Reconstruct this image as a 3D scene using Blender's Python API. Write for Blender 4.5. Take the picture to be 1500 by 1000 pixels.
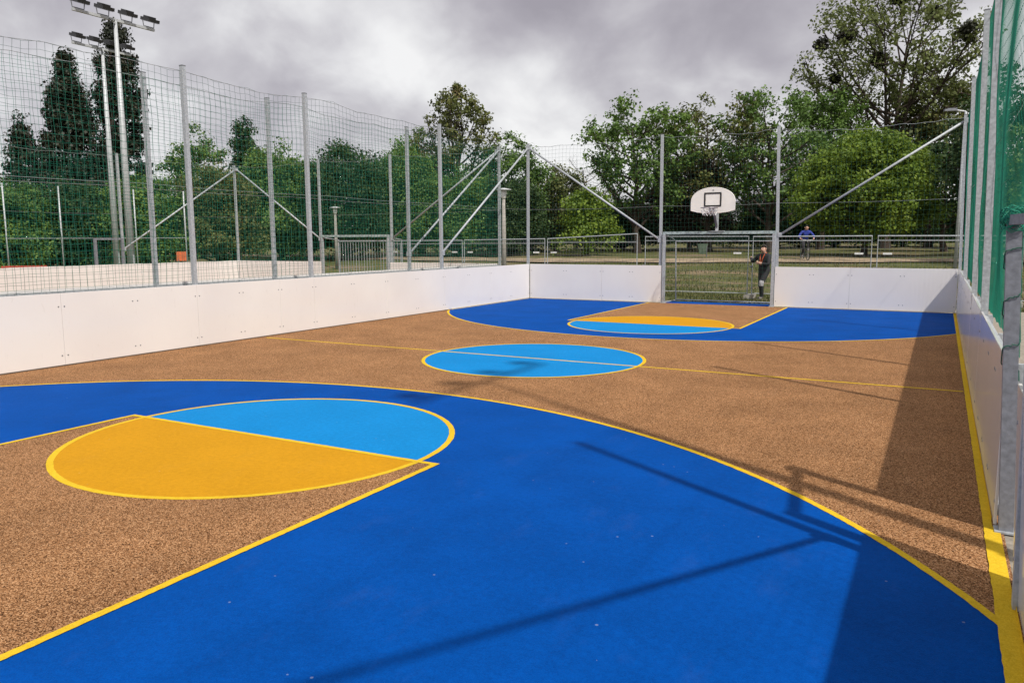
import bpy, bmesh, math, random
import numpy as np
from mathutils import Vector, Matrix

for o in list(bpy.data.objects):
    bpy.data.objects.remove(o, do_unlink=True)
scene = bpy.context.scene
COL = scene.collection
rnd = random.Random(7)

# ------------------------------------------------------------------ camera
cam_data = bpy.data.cameras.new('camera')
cam = bpy.data.objects.new('camera', cam_data)
COL.objects.link(cam)
CAM = Vector((5.571, -22.086, 1.857))
yaw, pitch, roll = 0.505, -0.13, -0.0049
fwd = Vector((-math.sin(yaw)*math.cos(pitch), math.cos(yaw)*math.cos(pitch), math.sin(pitch)))
rgt = Vector((math.cos(yaw), math.sin(yaw), 0))
up = rgt.cross(fwd)
r2 = rgt*math.cos(roll) + up*math.sin(roll)
u2 = up*math.cos(roll) - rgt*math.sin(roll)
m = Matrix((r2, u2, -fwd)).transposed().to_4x4()
m.translation = CAM
cam.matrix_world = m
cam_data.sensor_width = 36
cam_data.lens = 1132.8/1500*36
cam_data.clip_end = 2000
cam_data.clip_start = 0.05
scene.camera = cam

# ------------------------------------------------------------------ sky and sun
SUN_TO = Vector((0.66, -0.40, 1.0)).normalized()
SUN_EL = math.asin(SUN_TO.z)
SUN_ROT = math.atan2(SUN_TO.x, SUN_TO.y)
world = bpy.data.worlds.new('World')
scene.world = world
world.use_nodes = True
nt = world.node_tree
nt.nodes.clear()
W = nt.nodes.new
L = nt.links.new
out = W('ShaderNodeOutputWorld')
sky = W('ShaderNodeTexSky'); sky.sky_type = 'NISHITA'; sky.sun_disc = False
sky.sun_elevation = SUN_EL; sky.sun_rotation = SUN_ROT
bg1 = W('ShaderNodeBackground'); bg1.inputs['Strength'].default_value = 0.08
L(sky.outputs[0], bg1.inputs['Color'])
tc = W('ShaderNodeTexCoord')
sep = W('ShaderNodeSeparateXYZ'); L(tc.outputs['Generated'], sep.inputs[0])
mx = W('ShaderNodeMath'); mx.operation = 'MAXIMUM'; mx.inputs[1].default_value = 0.0; L(sep.outputs['Z'], mx.inputs[0])
ad = W('ShaderNodeMath'); ad.operation = 'ADD'; ad.inputs[1].default_value = 0.62; L(mx.outputs[0], ad.inputs[0])
dx = W('ShaderNodeMath'); dx.operation = 'DIVIDE'; L(sep.outputs['X'], dx.inputs[0]); L(ad.outputs[0], dx.inputs[1])
dy = W('ShaderNodeMath'); dy.operation = 'DIVIDE'; L(sep.outputs['Y'], dy.inputs[0]); L(ad.outputs[0], dy.inputs[1])
cmb = W('ShaderNodeCombineXYZ'); L(dx.outputs[0], cmb.inputs['X']); L(dy.outputs[0], cmb.inputs['Y']); cmb.inputs['Z'].default_value = 3.7
n1 = W('ShaderNodeTexNoise'); n1.inputs['Scale'].default_value = 2.6; n1.inputs['Detail'].default_value = 6; n1.inputs['Roughness'].default_value = 0.42; n1.inputs['Distortion'].default_value = 0.15
L(cmb.outputs[0], n1.inputs['Vector'])
n2 = W('ShaderNodeTexNoise'); n2.inputs['Scale'].default_value = 7.5; n2.inputs['Detail'].default_value = 7; n2.inputs['Roughness'].default_value = 0.5; n2.inputs['Distortion'].default_value = 0.25
L(cmb.outputs[0], n2.inputs['Vector'])
mixn = W('ShaderNodeMath'); mixn.operation = 'MULTIPLY_ADD'; mixn.inputs[1].default_value = 0.30; L(n2.outputs[0], mixn.inputs[0])
sc1 = W('ShaderNodeMath'); sc1.operation = 'MULTIPLY'; sc1.inputs[1].default_value = 0.70; L(n1.outputs[0], sc1.inputs[0]); L(sc1.outputs[0], mixn.inputs[2])
ramp = W('ShaderNodeValToRGB')
e = ramp.color_ramp.elements
e[0].position = 0.33; e[0].color = (0.40, 0.375, 0.42, 1)
e[1].position = 0.57; e[1].color = (1.0, 0.995, 0.995, 1)
x = e.new(0.40); x.color = (0.50, 0.475, 0.52, 1)
x = e.new(0.455); x.color = (0.63, 0.61, 0.645, 1)
x = e.new(0.505); x.color = (0.80, 0.79, 0.81, 1)
L(mixn.outputs[0], ramp.inputs[0])
bg2 = W('ShaderNodeBackground'); bg2.inputs['Strength'].default_value = 1.0
L(ramp.outputs[0], bg2.inputs['Color'])
mixs = W('ShaderNodeMixShader'); mixs.inputs[0].default_value = 0.93
L(bg1.outputs[0], mixs.inputs[1]); L(bg2.outputs[0], mixs.inputs[2])
L(mixs.outputs[0], out.inputs['Surface'])

sd = bpy.data.lights.new('sun', 'SUN')
sd.energy = 4.5; sd.angle = math.radians(1.2); sd.color = (1.0, 0.945, 0.87)
sun = bpy.data.objects.new('sun', sd); COL.objects.link(sun)
sun.rotation_euler = SUN_TO.to_track_quat('Z', 'Y').to_euler()
sun.location = (10, -10, 30)

scene.view_settings.view_transform = 'Standard'
scene.view_settings.look = 'None'
scene.view_settings.exposure = -0.07
scene.view_settings.gamma = 1.0
scene.view_settings.use_curve_mapping = False
scene.render.engine = 'CYCLES'

# ------------------------------------------------------------------ helpers
def prop(o, label=None, cat=None, group=None, kind=None):
    if label: o['label'] = label
    if cat: o['category'] = cat
    if group: o['group'] = group
    if kind: o['kind'] = kind
    return o

def empty(name, loc=(0, 0, 0), rz=0.0):
    o = bpy.data.objects.new(name, None)
    COL.objects.link(o); o.location = loc; o.rotation_euler = (0, 0, rz)
    o.empty_display_size = 0.2
    return o

def link(name, me, mat=None, parent=None, loc=None, smooth=False):
    o = bpy.data.objects.new(name, me)
    COL.objects.link(o)
    if mat is not None and len(me.materials) == 0:
        me.materials.append(mat)
    if parent is not None: o.parent = parent
    if loc is not None: o.location = loc
    if smooth:
        me.polygons.foreach_set('use_smooth', [True]*len(me.polygons))
    return o

def np_mesh(name, verts, faces):
    """verts (N,3) array; faces (M,k) int array, all the same k"""
    me = bpy.data.meshes.new(name)
    v = np.asarray(verts, np.float32); f = np.asarray(faces, np.int32)
    k = f.shape[1]
    me.vertices.add(len(v)); me.vertices.foreach_set('co', v.ravel())
    me.loops.add(f.size); me.loops.foreach_set('vertex_index', f.ravel())
    me.polygons.add(len(f)); me.polygons.foreach_set('loop_start', np.arange(0, f.size, k, dtype=np.int32))
    me.update(calc_edges=True)
    return me

class MB:
    """collects shapes, then builds one mesh"""
    def __init__(s): s.v = []; s.f = []
    def add(s, vs, fs):
        b = len(s.v); s.v += [tuple(p) for p in vs]; s.f += [tuple(i+b for i in f) for f in fs]
        return s
    def box(s, c, d, rz=0.0, mtx=None):
        x, y, z = d[0]/2, d[1]/2, d[2]/2
        P = [Vector(p) for p in [(-x,-y,-z),(x,-y,-z),(x,y,-z),(-x,y,-z),(-x,-y,z),(x,-y,z),(x,y,z),(-x,y,z)]]
        R = mtx if mtx is not None else Matrix.Rotation(rz, 3, 'Z')
        P = [R @ p + Vector(c) for p in P]
        return s.add(P, [(0,3,2,1),(4,5,6,7),(0,1,5,4),(1,2,6,5),(2,3,7,6),(3,0,4,7)])
    def tube(s, pts, r, n=8, closed=False, caps=True, square=False):
        pts = [Vector(p) for p in pts]
        if not isinstance(r, (list, tuple)): r = [r]*len(pts)
        k = len(pts); b = len(s.v); ref = None
        for i, p in enumerate(pts):
            if closed: t = pts[(i+1) % k]-pts[i-1]
            else: t = pts[min(i+1, k-1)]-pts[max(i-1, 0)]
            t.normalize()
            if ref is None:
                ref = Vector((0, 0, 1)) if abs(t.z) < .9 else Vector((1, 0, 0))
            a = t.cross(ref).normalized(); c = a.cross(t).normalized(); ref = c
            for j in range(n):
                th = 2*math.pi*(j+(.5 if square else 0))/n
                rr = r[i]*(1.41421 if square else 1)
                s.v.append(tuple(p + a*math.cos(th)*rr + c*math.sin(th)*rr))
        m_ = k if closed else k-1
        for i in range(m_):
            for j in range(n):
                a0 = b+i*n+j; a1 = b+i*n+(j+1) % n
                b0 = b+((i+1) % k)*n+j; b1 = b+((i+1) % k)*n+(j+1) % n
                s.f.append((a0, a1, b1, b0))
        if caps and not closed:
            s.f.append(tuple(b+j for j in range(n))[::-1]); s.f.append(tuple(b+(k-1)*n+j for j in range(n)))
        return s
    def prism(s, outline, y0, y1, axis='y'):
        """closed outline of (a,b) extruded; axis y: (a, y, b); axis z: (a, b, z)"""
        n = len(outline)
        f = (lambda a, b, t: (a, t, b)) if axis == 'y' else (lambda a, b, t: (a, b, t))
        V = [f(a, b, y0) for a, b in outline] + [f(a, b, y1) for a, b in outline]
        F = [tuple(range(n)), tuple(range(2*n-1, n-1, -1))] + [(i, i+n, (i+1) % n+n, (i+1) % n) for i in range(n)]
        return s.add(V, F)
    def mesh(s, name='m'):
        me = bpy.data.meshes.new(name); me.from_pydata(s.v, [], s.f); me.update()
        bm = bmesh.new(); bm.from_mesh(me); bmesh.ops.recalc_face_normals(bm, faces=bm.faces); bm.to_mesh(me); bm.free()
        return me
    def build(s, name, mat, parent=None, loc=None, smooth=False):
        me = s.mesh(name)
        o = link(name, me, mat, parent, loc)
        if smooth:
            for p in me.polygons: p.use_smooth = len(p.vertices) == 4
        return o

# ------------------------------------------------------------------ materials
def mat_new(name):
    m_ = bpy.data.materials.new(name); m_.use_nodes = True
    t = m_.node_tree; b = t.nodes['Principled BSDF']
    return m_, t, b

def simple(name, col, rough=.6, metal=0.0, var=.12, scale=6.0, bump=0.0, bscale=80.0, spec=.5):
    """plain colour with a little mottling and relief"""
    m_, t, b = mat_new(name)
    N = t.nodes.new; K = t.links.new
    tc_ = N('ShaderNodeTexCoord')
    no = N('ShaderNodeTexNoise'); no.inputs['Scale'].default_value = scale; no.inputs['Detail'].default_value = 6
    K(tc_.outputs['Object'], no.inputs['Vector'])
    rp = N('ShaderNodeValToRGB')
    c = Vector(col)
    rp.color_ramp.elements[0].position = .3; rp.color_ramp.elements[1].position = .7
    rp.color_ramp.elements[0].color = (*(c*(1-var)), 1); rp.color_ramp.elements[1].color = (*(c*(1+var)), 1)
    K(no.outputs[0], rp.inputs[0]); K(rp.outputs[0], b.inputs['Base Color'])
    b.inputs['Roughness'].default_value = rough; b.inputs['Metallic'].default_value = metal
    b.inputs['Specular IOR Level'].default_value = spec
    if bump > 0:
        n2_ = N('ShaderNodeTexNoise'); n2_.inputs['Scale'].default_value = bscale; n2_.inputs['Detail'].default_value = 4
        K(tc_.outputs['Object'], n2_.inputs['Vector'])
        bp = N('ShaderNodeBump'); bp.inputs['Strength'].default_value = bump; bp.inputs['Distance'].default_value = .01
        K(n2_.outputs[0], bp.inputs['Height']); K(bp.outputs[0], b.inputs['Normal'])
    return m_

def rubber(name, cols, cell=180.0, bump=.6, rough=.75, mott=.10, dist=.004, gran=True):
    """cast rubber granules: every granule its own tone, small relief, faint large-scale mottling"""
    m_, t, b = mat_new(name)
    N = t.nodes.new; K = t.links.new
    g = N('ShaderNodeNewGeometry')
    vo = N('ShaderNodeTexVoronoi'); vo.inputs['Scale'].default_value = cell
    K(g.outputs['Position'], vo.inputs['Vector'])
    sp = N('ShaderNodeSeparateColor'); K(vo.outputs['Color'], sp.inputs[0])
    rp = N('ShaderNodeValToRGB')
    el = rp.color_ramp.elements
    el[0].position = 0.0; el[0].color = (*cols[0], 1); el[1].position = 1.0; el[1].color = (*cols[-1], 1)
    for i, c in enumerate(cols[1:-1]):
        q = el.new((i+1)/(len(cols)-1)); q.color = (*c, 1)
    K(sp.outputs[0], rp.inputs[0])
    lo = N('ShaderNodeTexNoise'); lo.inputs['Scale'].default_value = 1.3; lo.inputs['Detail'].default_value = 7; lo.inputs['Roughness'].default_value = .6
    K(g.outputs['Position'], lo.inputs['Vector'])
    mr = N('ShaderNodeMapRange'); mr.inputs['From Min'].default_value = .3; mr.inputs['From Max'].default_value = .7
    mr.inputs['To Min'].default_value = 1-mott; mr.inputs['To Max'].default_value = 1+mott
    K(lo.outputs[0], mr.inputs['Value'])
    # fine dust specks
    du = N('ShaderNodeTexNoise'); du.inputs['Scale'].default_value = 23; du.inputs['Detail'].default_value = 5
    K(g.outputs['Position'], du.inputs['Vector'])
    mr2 = N('ShaderNodeMapRange'); mr2.inputs['From Min'].default_value = .3; mr2.inputs['From Max'].default_value = .7
    mr2.inputs['To Min'].default_value = .93; mr2.inputs['To Max'].default_value = 1.07
    K(du.outputs[0], mr2.inputs['Value'])
    mu = N('ShaderNodeMath'); mu.operation = 'MULTIPLY'; K(mr.outputs[0], mu.inputs[0]); K(mr2.outputs[0], mu.inputs[1])
    mxx = N('ShaderNodeVectorMath'); mxx.operation = 'SCALE'; K(rp.outputs[0], mxx.inputs[0]); K(mu.outputs[0], mxx.inputs['Scale'])
    v2 = N('ShaderNodeTexVoronoi'); v2.inputs['Scale'].default_value = 9.0
    K(g.outputs['Position'], v2.inputs['Vector'])
    s2 = N('ShaderNodeSeparateColor'); K(v2.outputs['Color'], s2.inputs[0])
    t1 = N('ShaderNodeMath'); t1.operation = 'MULTIPLY'; t1.inputs[1].default_value = .075; K(s2.outputs[1], t1.inputs[0])
    t2 = N('ShaderNodeMath'); t2.operation = 'LESS_THAN'; K(v2.outputs['Distance'], t2.inputs[0]); K(t1.outputs[0], t2.inputs[1])
    t3 = N('ShaderNodeMath'); t3.operation = 'GREATER_THAN'; t3.inputs[1].default_value = .62; K(s2.outputs[0], t3.inputs[0])
    t4 = N('ShaderNodeMath'); t4.operation = 'MULTIPLY'; K(t2.outputs[0], t4.inputs[0]); K(t3.outputs[0], t4.inputs[1])
    t5 = N('ShaderNodeMath'); t5.operation = 'MULTIPLY'; t5.inputs[1].default_value = .30; K(t4.outputs[0], t5.inputs[0])
    sm = N('ShaderNodeTexNoise'); sm.inputs['Scale'].default_value = 3.1; sm.inputs['Detail'].default_value = 9; sm.inputs['Roughness'].default_value = .68
    mp2 = N('ShaderNodeMapping'); mp2.inputs['Scale'].default_value = (1, .45, 1); mp2.inputs['Rotation'].default_value = (0, 0, .6); K(g.outputs['Position'], mp2.inputs['Vector']); K(mp2.outputs[0], sm.inputs['Vector'])
    m5 = N('ShaderNodeMapRange'); m5.inputs['From Min'].default_value = .56; m5.inputs['From Max'].default_value = .80; m5.inputs['To Max'].default_value = .022
    K(sm.outputs[0], m5.inputs['Value'])
    a5 = N('ShaderNodeMath'); a5.operation = 'MAXIMUM'; K(t5.outputs[0], a5.inputs[0]); K(m5.outputs[0], a5.inputs[1])
    mw = N('ShaderNodeMixRGB'); mw.inputs[2].default_value = (.40,.42,.44,1); K(a5.outputs[0], mw.inputs[0]); K(mxx.outputs[0], mw.inputs[1])
    K(mw.outputs[0], b.inputs['Base Color'])
    b.inputs['Roughness'].default_value = rough
    b.inputs['Specular IOR Level'].default_value = .03
    bp = N('ShaderNodeBump'); bp.inputs['Strength'].default_value = bump; bp.inputs['Distance'].default_value = dist
    bp.invert = True
    K(vo.outputs['Distance'], bp.inputs['Height']); K(bp.outputs[0], b.inputs['Normal'])
    return m_

M = {}
M['brown'] = rubber('brown rubber', [(.030,.012,.005), (.135,.062,.026), (.275,.133,.058), (.38,.194,.088), (.58,.345,.185)], cell=165, bump=.8, dist=.005, mott=.17)
M['blue'] = rubber('blue rubber', [(.0002,.048,.25), (.0003,.056,.28), (.0004,.063,.305)], cell=170, bump=.35, dist=.003, mott=.14)
M['sky_blue'] = rubber('light blue rubber', [(.005,.17,.44), (.006,.19,.48), (.008,.205,.51)], cell=170, bump=.3, dist=.003, mott=.06)
M['orange'] = rubber('orange rubber', [(.45,.215,.008), (.485,.235,.010), (.51,.25,.013)], cell=170, bump=.3, dist=.003, mott=.05)
M['line'] = rubber('yellow line paint', [(.54,.35,.018), (.60,.39,.022), (.66,.45,.035)], cell=170, bump=.35, dist=.003, mott=.10)
M['cream'] = rubber('cream line paint', [(.66,.56,.28), (.72,.62,.34), (.76,.67,.40)], cell=170, bump=.3, dist=.003, mott=.06)
M['galv'] = simple('galvanised steel', (.40,.425,.45), .58, .30, .22, 30, .12, 60)
M['galv_green'] = simple('galvanised steel with green net ties', (.36,.44,.44), .5, .35, .40, 22, .15, 60)
M['dark_steel'] = simple('weathered steel', (.20,.21,.23), .55, .5, .2, 30)
M['jamb'] = simple('zinc darkened for shade', (.21,.22,.25), .6, .3, .22, 25, .12, 60)  # galvanised grey darkened in the base colour, standing in for shade on the jamb
M['alu'] = simple('aluminium mast', (.47,.49,.505), .55, .25, .12, 12)
M['net'] = simple('green net cord', (.004,.20,.125), .7, 0, .2, 3)
M['net_dark'] = simple('dark green net cord', (.012,.085,.058), .75, 0, .25, 3)
M['wire'] = simple('steel wire rope', (.35,.37,.38), .5, .5, .1, 10)
M['mesh'] = simple('fence mesh wire', (.24,.25,.26), .5, .4, .1, 10)
M['white_plastic'] = simple('white plastic', (.78,.78,.77), .5, 0, .05, 8)
M['backboard'] = simple('white fibreglass backboard', (.78,.755,.72), .45, 0, .05, 5)
M['black'] = simple('black paint', (.015,.014,.016), .5, 0, .2, 10)
M['lamp_black'] = simple('black cast housing', (.02,.02,.022), .45, 0, .2, 10)
M['glass'] = simple('lamp glass', (.05,.055,.06), .12, 0, .1, 10)
M['concrete'] = simple('concrete', (.33,.31,.28), .85, 0, .18, 9, .4, 60)
M['rim'] = simple('galvanised rim', (.36,.34,.36), .45, .5, .15, 30)
M['chain'] = simple('chain net', (.62,.62,.63), .4, .4, .1, 30)
M['orange_sign'] = simple('orange board', (.62,.14,.05), .6, 0, .1, 5)
M['red_plastic'] = simple('red plastic', (.5,.05,.03), .5, 0, .1, 5)
M['bin_green'] = simple('pale green bin', (.13,.19,.14), .6, 0, .3, 6)
M['skin'] = simple('skin', (.50,.29,.21), .55, 0, .08, 12)
M['hair'] = simple('dark hair', (.025,.018,.014), .7, 0, .3, 60)
M['jacket_black'] = simple('black jacket', (.014,.014,.018), .8, 0, .3, 14)
M['trousers_black'] = simple('dark trousers', (.022,.021,.026), .85, 0, .3, 14)
M['jacket_blue'] = simple('blue jacket', (.012,.03,.26), .7, 0, .2, 10)
M['orange_strap'] = simple('orange strap', (.50,.09,.02), .6, 0, .1, 8)
M['grey_patch'] = simple('grey print', (.45,.44,.46), .8, 0, .3, 40)
M['shoe'] = simple('grey shoe', (.18,.16,.15), .7, 0, .3, 20)
M['tyre'] = simple('tyre rubber', (.015,.015,.015), .8, 0, .2, 10)
M['eye'] = simple('dark eye', (.02,.015,.012), .3, 0, .1, 10)
M['lip'] = simple('lip', (.35,.14,.11), .5, 0, .1, 10)

def board_material():
    m_, t, b = mat_new('white board plastic')
    N = t.nodes.new; K = t.links.new
    g = N('ShaderNodeNewGeometry')
    no = N('ShaderNodeTexNoise'); no.inputs['Scale'].default_value = .9; no.inputs['Detail'].default_value = 5
    K(g.outputs['Position'], no.inputs['Vector'])
    rp = N('ShaderNodeValToRGB')
    rp.color_ramp.elements[0].position = .35; rp.color_ramp.elements[0].color = (.715,.685,.665, 1)
    rp.color_ramp.elements[1].position = .65; rp.color_ramp.elements[1].color = (.75,.725,.70, 1)
    K(no.outputs[0], rp.inputs[0])
    # small scuffs and specks of dirt
    mp = N('ShaderNodeMapping'); mp.inputs['Scale'].default_value = (5, 5, 1.3); K(g.outputs['Position'], mp.inputs['Vector'])
    sc = N('ShaderNodeTexNoise'); sc.inputs['Scale'].default_value = 4; sc.inputs['Detail'].default_value = 10; sc.inputs['Roughness'].default_value = .72
    K(mp.outputs[0], sc.inputs['Vector'])
    r3 = N('ShaderNodeValToRGB'); r3.color_ramp.elements[0].position = .60; r3.color_ramp.elements[0].color = (0,0,0,1)
    r3.color_ramp.elements[1].position = .80; r3.color_ramp.elements[1].color = (.5,.5,.5,1)
    K(sc.outputs[0], r3.inputs[0])
    mi = N('ShaderNodeMixRGB'); mi.inputs[2].default_value = (.46,.42,.38,1)
    K(r3.outputs[0], mi.inputs[0]); K(rp.outputs[0], mi.inputs[1]); K(mi.outputs[0], b.inputs['Base Color'])
    b.inputs['Roughness'].default_value = .14
    b.inputs['Specular IOR Level'].default_value = .5
    n3 = N('ShaderNodeTexNoise'); n3.inputs['Scale'].default_value = 2.2; n3.inputs['Detail'].default_value = 2
    K(g.outputs['Position'], n3.inputs['Vector'])
    bp = N('ShaderNodeBump'); bp.inputs['Strength'].default_value = .06; bp.inputs['Distance'].default_value = .02
    K(n3.outputs[0], bp.inputs['Height']); K(bp.outputs[0], b.inputs['Normal'])
    return m_
M['board'] = board_material()

def ground_material():
    m_, t, b = mat_new('park lawn')
    N = t.nodes.new; K = t.links.new
    g = N('ShaderNodeNewGeometry')
    a = N('ShaderNodeTexNoise'); a.inputs['Scale'].default_value = .35; a.inputs['Detail'].default_value = 9; a.inputs['Roughness'].default_value = .62
    mp = N('ShaderNodeMapping'); mp.inputs['Scale'].default_value = (.6, 1.5, 1); K(g.outputs['Position'], mp.inputs['Vector']); K(mp.outputs[0], a.inputs['Vector'])
    f = N('ShaderNodeTexNoise'); f.inputs['Scale'].default_value = 9; f.inputs['Detail'].default_value = 8; f.inputs['Roughness'].default_value = .7
    K(g.outputs['Position'], f.inputs['Vector'])
    rg = N('ShaderNodeValToRGB')
    rg.color_ramp.elements[0].position = .3; rg.color_ramp.elements[0].color = (.032,.038,.013, 1)
    rg.color_ramp.elements[1].position = .72; rg.color_ramp.elements[1].color = (.165,.165,.055, 1)
    x_ = rg.color_ramp.elements.new(.5); x_.color = (.080,.092,.028, 1)
    K(f.outputs[0], rg.inputs[0])
    rd = N('ShaderNodeValToRGB')
    rd.color_ramp.elements[0].position = .3; rd.color_ramp.elements[0].color = (.12,.085,.052, 1)
    rd.color_ramp.elements[1].position = .7; rd.color_ramp.elements[1].color = (.29,.22,.14, 1)
    K(f.outputs[0], rd.inputs[0])
    rm = N('ShaderNodeValToRGB'); rm.color_ramp.elements[0].position = .49; rm.color_ramp.elements[1].position = .60
    K(a.outputs[0], rm.inputs[0])
    mi = N('ShaderNodeMixRGB'); K(rm.outputs[0], mi.inputs[0]); K(rg.outputs[0], mi.inputs[1]); K(rd.outputs[0], mi.inputs[2])
    K(mi.outputs[0], b.inputs['Base Color']); b.inputs['Roughness'].default_value = .9; b.inputs['Specular IOR Level'].default_value = .15
    bp = N('ShaderNodeBump'); bp.inputs['Strength'].default_value = .9; bp.inputs['Distance'].default_value = .06
    K(f.outputs[0], bp.inputs['Height']); K(bp.outputs[0], b.inputs['Normal'])
    return m_
M['lawn'] = ground_material()
M['sand'] = simple('sandy path', (.27,.21,.145), .9, 0, .40, 1.2, .5, 30, .15)
M['apron'] = simple('grey gravel apron', (.27,.24,.20), .9, 0, .30, 14, .6, 60, .15)

def leaf_material(name, cols, trans=.28):
    m_, t, b = mat_new(name)
    N = t.nodes.new; K = t.links.new
    g = N('ShaderNodeNewGeometry')
    rp = N('ShaderNodeValToRGB'); el = rp.color_ramp.elements
    el[0].color = (*cols[0], 1); el[1].color = (*cols[-1], 1)
    for i, c in enumerate(cols[1:-1]):
        q = el.new((i+1)/(len(cols)-1)); q.color = (*c, 1)
    no = N('ShaderNodeTexNoise'); no.inputs['Scale'].default_value = .75; no.inputs['Detail'].default_value = 5; no.inputs['Roughness'].default_value = .6
    K(g.outputs['Position'], no.inputs['Vector'])
    ml = N('ShaderNodeMath'); ml.operation = 'MULTIPLY_ADD'; ml.inputs[1].default_value = .42
    K(g.outputs['Random Per Island'], ml.inputs[0])
    m2 = N('ShaderNodeMath'); m2.operation = 'MULTIPLY_ADD'; m2.inputs[1].default_value = 2.0; m2.inputs[2].default_value = -.72; K(no.outputs[0], m2.inputs[0]); K(m2.outputs[0], ml.inputs[2])
    K(ml.outputs[0], rp.inputs[0]); K(rp.outputs[0], b.inputs['Base Color'])
    b.inputs['Roughness'].default_value = .55; b.inputs['Specular IOR Level'].default_value = .3
    tr = N('ShaderNodeBsdfTranslucent'); K(rp.outputs[0], tr.inputs['Color'])
    ms = N('ShaderNodeMixShader'); ms.inputs[0].default_value = trans
    o_ = t.nodes['Material Output']
    K(b.outputs[0], ms.inputs[1]); K(tr.outputs[0], ms.inputs[2]); K(ms.outputs[0], o_.inputs['Surface'])
    return m_
M['leaf_mid'] = leaf_material('mid green leaves', [(0.0398, 0.0819, 0.0184), (0.0995, 0.1803, 0.0368), (0.1881, 0.2867, 0.0573)])
M['leaf_dark'] = leaf_material('dark green leaves', [(0.0162, 0.0356, 0.013), (0.0389, 0.0745, 0.021), (0.081, 0.1296, 0.0324)])
M['leaf_lime'] = leaf_material('bright green leaves', [(0.0538, 0.0941, 0.0108), (0.1411, 0.2218, 0.0242), (0.2688, 0.34, 0.0457)], .35)
M['leaf_cypress'] = leaf_material('dark cypress foliage', [(.008,.013,.007), (.020,.026,.012), (.045,.036,.018)], .1)
M['leaf_olive'] = leaf_material('olive and brownish leaves', [(0.0356, 0.0396, 0.0158), (0.0892, 0.109, 0.0317), (0.1486, 0.1684, 0.0436), (0.1684, 0.1188, 0.0594)])
M['leaf_pale'] = leaf_material('pale olive leaves', [(0.0653, 0.0838, 0.028), (0.1398, 0.1714, 0.0522), (0.2422, 0.2795, 0.0931)], .35)
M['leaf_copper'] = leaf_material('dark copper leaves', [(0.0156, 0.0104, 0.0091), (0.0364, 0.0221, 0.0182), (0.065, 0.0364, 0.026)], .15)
M['grass'] = leaf_material('dry grass blades', [(.05,.055,.018), (.10,.11,.03), (.17,.15,.06)], .3)
M['bark'] = simple('bark', (.055,.042,.034), .9, 0, .4, 9, .8, 30, .2)
M['mistletoe'] = leaf_material('dark mistletoe', [(.012,.014,.006), (.022,.024,.010)], .1)

# ------------------------------------------------------------------ ground
def terr(x, y):
    t = min(max((y-3)/21, 0), 1)
    z = .9*t*t*(3-2*t)
    if y > 24: z += min((y-24)*.010, 1.2)
    return z

def make_ground():
    xs = np.concatenate([np.linspace(-900, -70, 12), np.linspace(-60, 40, 51), np.linspace(60, 900, 12)])
    ys = np.concatenate([np.linspace(-300, -40, 6), np.linspace(-30, 2, 9), np.linspace(3, 60, 58), np.linspace(70, 1200, 16)])
    V = [(x, y, terr(x, y)-.03 + (.03*math.sin(x*.9+y*.5)*math.sin(y*.7) if y > 5 else 0)) for y in ys for x in xs]
    nx = len(xs)
    F = [(j*nx+i, j*nx+i+1, (j+1)*nx+i+1, (j+1)*nx+i) for j in range(len(ys)-1) for i in range(nx-1)]
    me = np_mesh('ground', V, F)
    o = link('ground', me, M['lawn'], smooth=True)
    prop(o, 'patchy green and bare park lawn around the sports courts', kind='structure')
make_ground()

def sheet(name, outline, z, mat, parent=None):
    b = MB(); b.add([(x, y, z) for x, y in outline], [tuple(range(len(outline)))])
    me = bpy.data.meshes.new(name); me.from_pydata(b.v, [], b.f); me.update()
    if me.polygons[0].normal.z < 0: me.flip_normals()
    return link(name, me, mat, parent)

ap = MB()
def slab(mb, x0, x1, y0, y1, z): mb.add([(x0,y0,z),(x1,y0,z),(x1,y1,z),(x0,y1,z)], [(0,1,2,3)])
slab(ap, -7.15, -6.05, -26, 1.2, -.008)
slab(ap, 5.99, 16.0, -26, 1.2, -.008)
slab(ap, -6.05, -1.7, .05, 1.2, -.008); slab(ap, 1.7, 6.05, .05, 1.2, -.008)
prop(ap.build('gravel_apron', M['apron']), 'grey gravel strip around the outside of the court', kind='structure')

def band(name, pts, w, zoff, mat, label):
    vs = []; fs = []
    for i, (x, y) in enumerate(pts):
        t = Vector((pts[min(i+1, len(pts)-1)][0]-pts[max(i-1, 0)][0], pts[min(i+1, len(pts)-1)][1]-pts[max(i-1, 0)][1])).normalized()
        n = Vector((-t.y, t.x)); ww = w*(1+.18*math.sin(i*1.7))
        for k in (-1, -.33, .33, 1):
            q = (x+n.x*ww/2*k, y+n.y*ww/2*k); vs.append((q[0], q[1], terr(*q)+zoff))
    for i in range(len(pts)-1):
        for k in range(3):
            fs.append((i*4+k, i*4+k+1, i*4+k+5, i*4+k+4))
    o = MB().add(vs, fs).build(name, mat)
    prop(o, label, kind='structure')
band('sandy_path', [(-60+i*2.0, 18.5+1.2*math.sin(i*.21)+.02*i) for i in range(56)], 2.6, .035, M['sand'], 'pale sandy path crossing the park behind the far goal')

# ------------------------------------------------------------------ court surface
XL, XR, YN = -5.985, 5.965, -22.62
court = sheet('court_surface', [(XL-.03, YN), (XR+.055, YN), (XR+.055, .06), (XL-.03, .06)], 0.0, M['brown'])
prop(court, 'brown granulated rubber court surface with coloured ball game markings', kind='structure')

def arc_pts(cx, cy, r, a0, a1, n=96):
    return [(cx+r*math.cos(a0+(a1-a0)*i/n), cy+r*math.sin(a0+(a1-a0)*i/n)) for i in range(n+1)]

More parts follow.
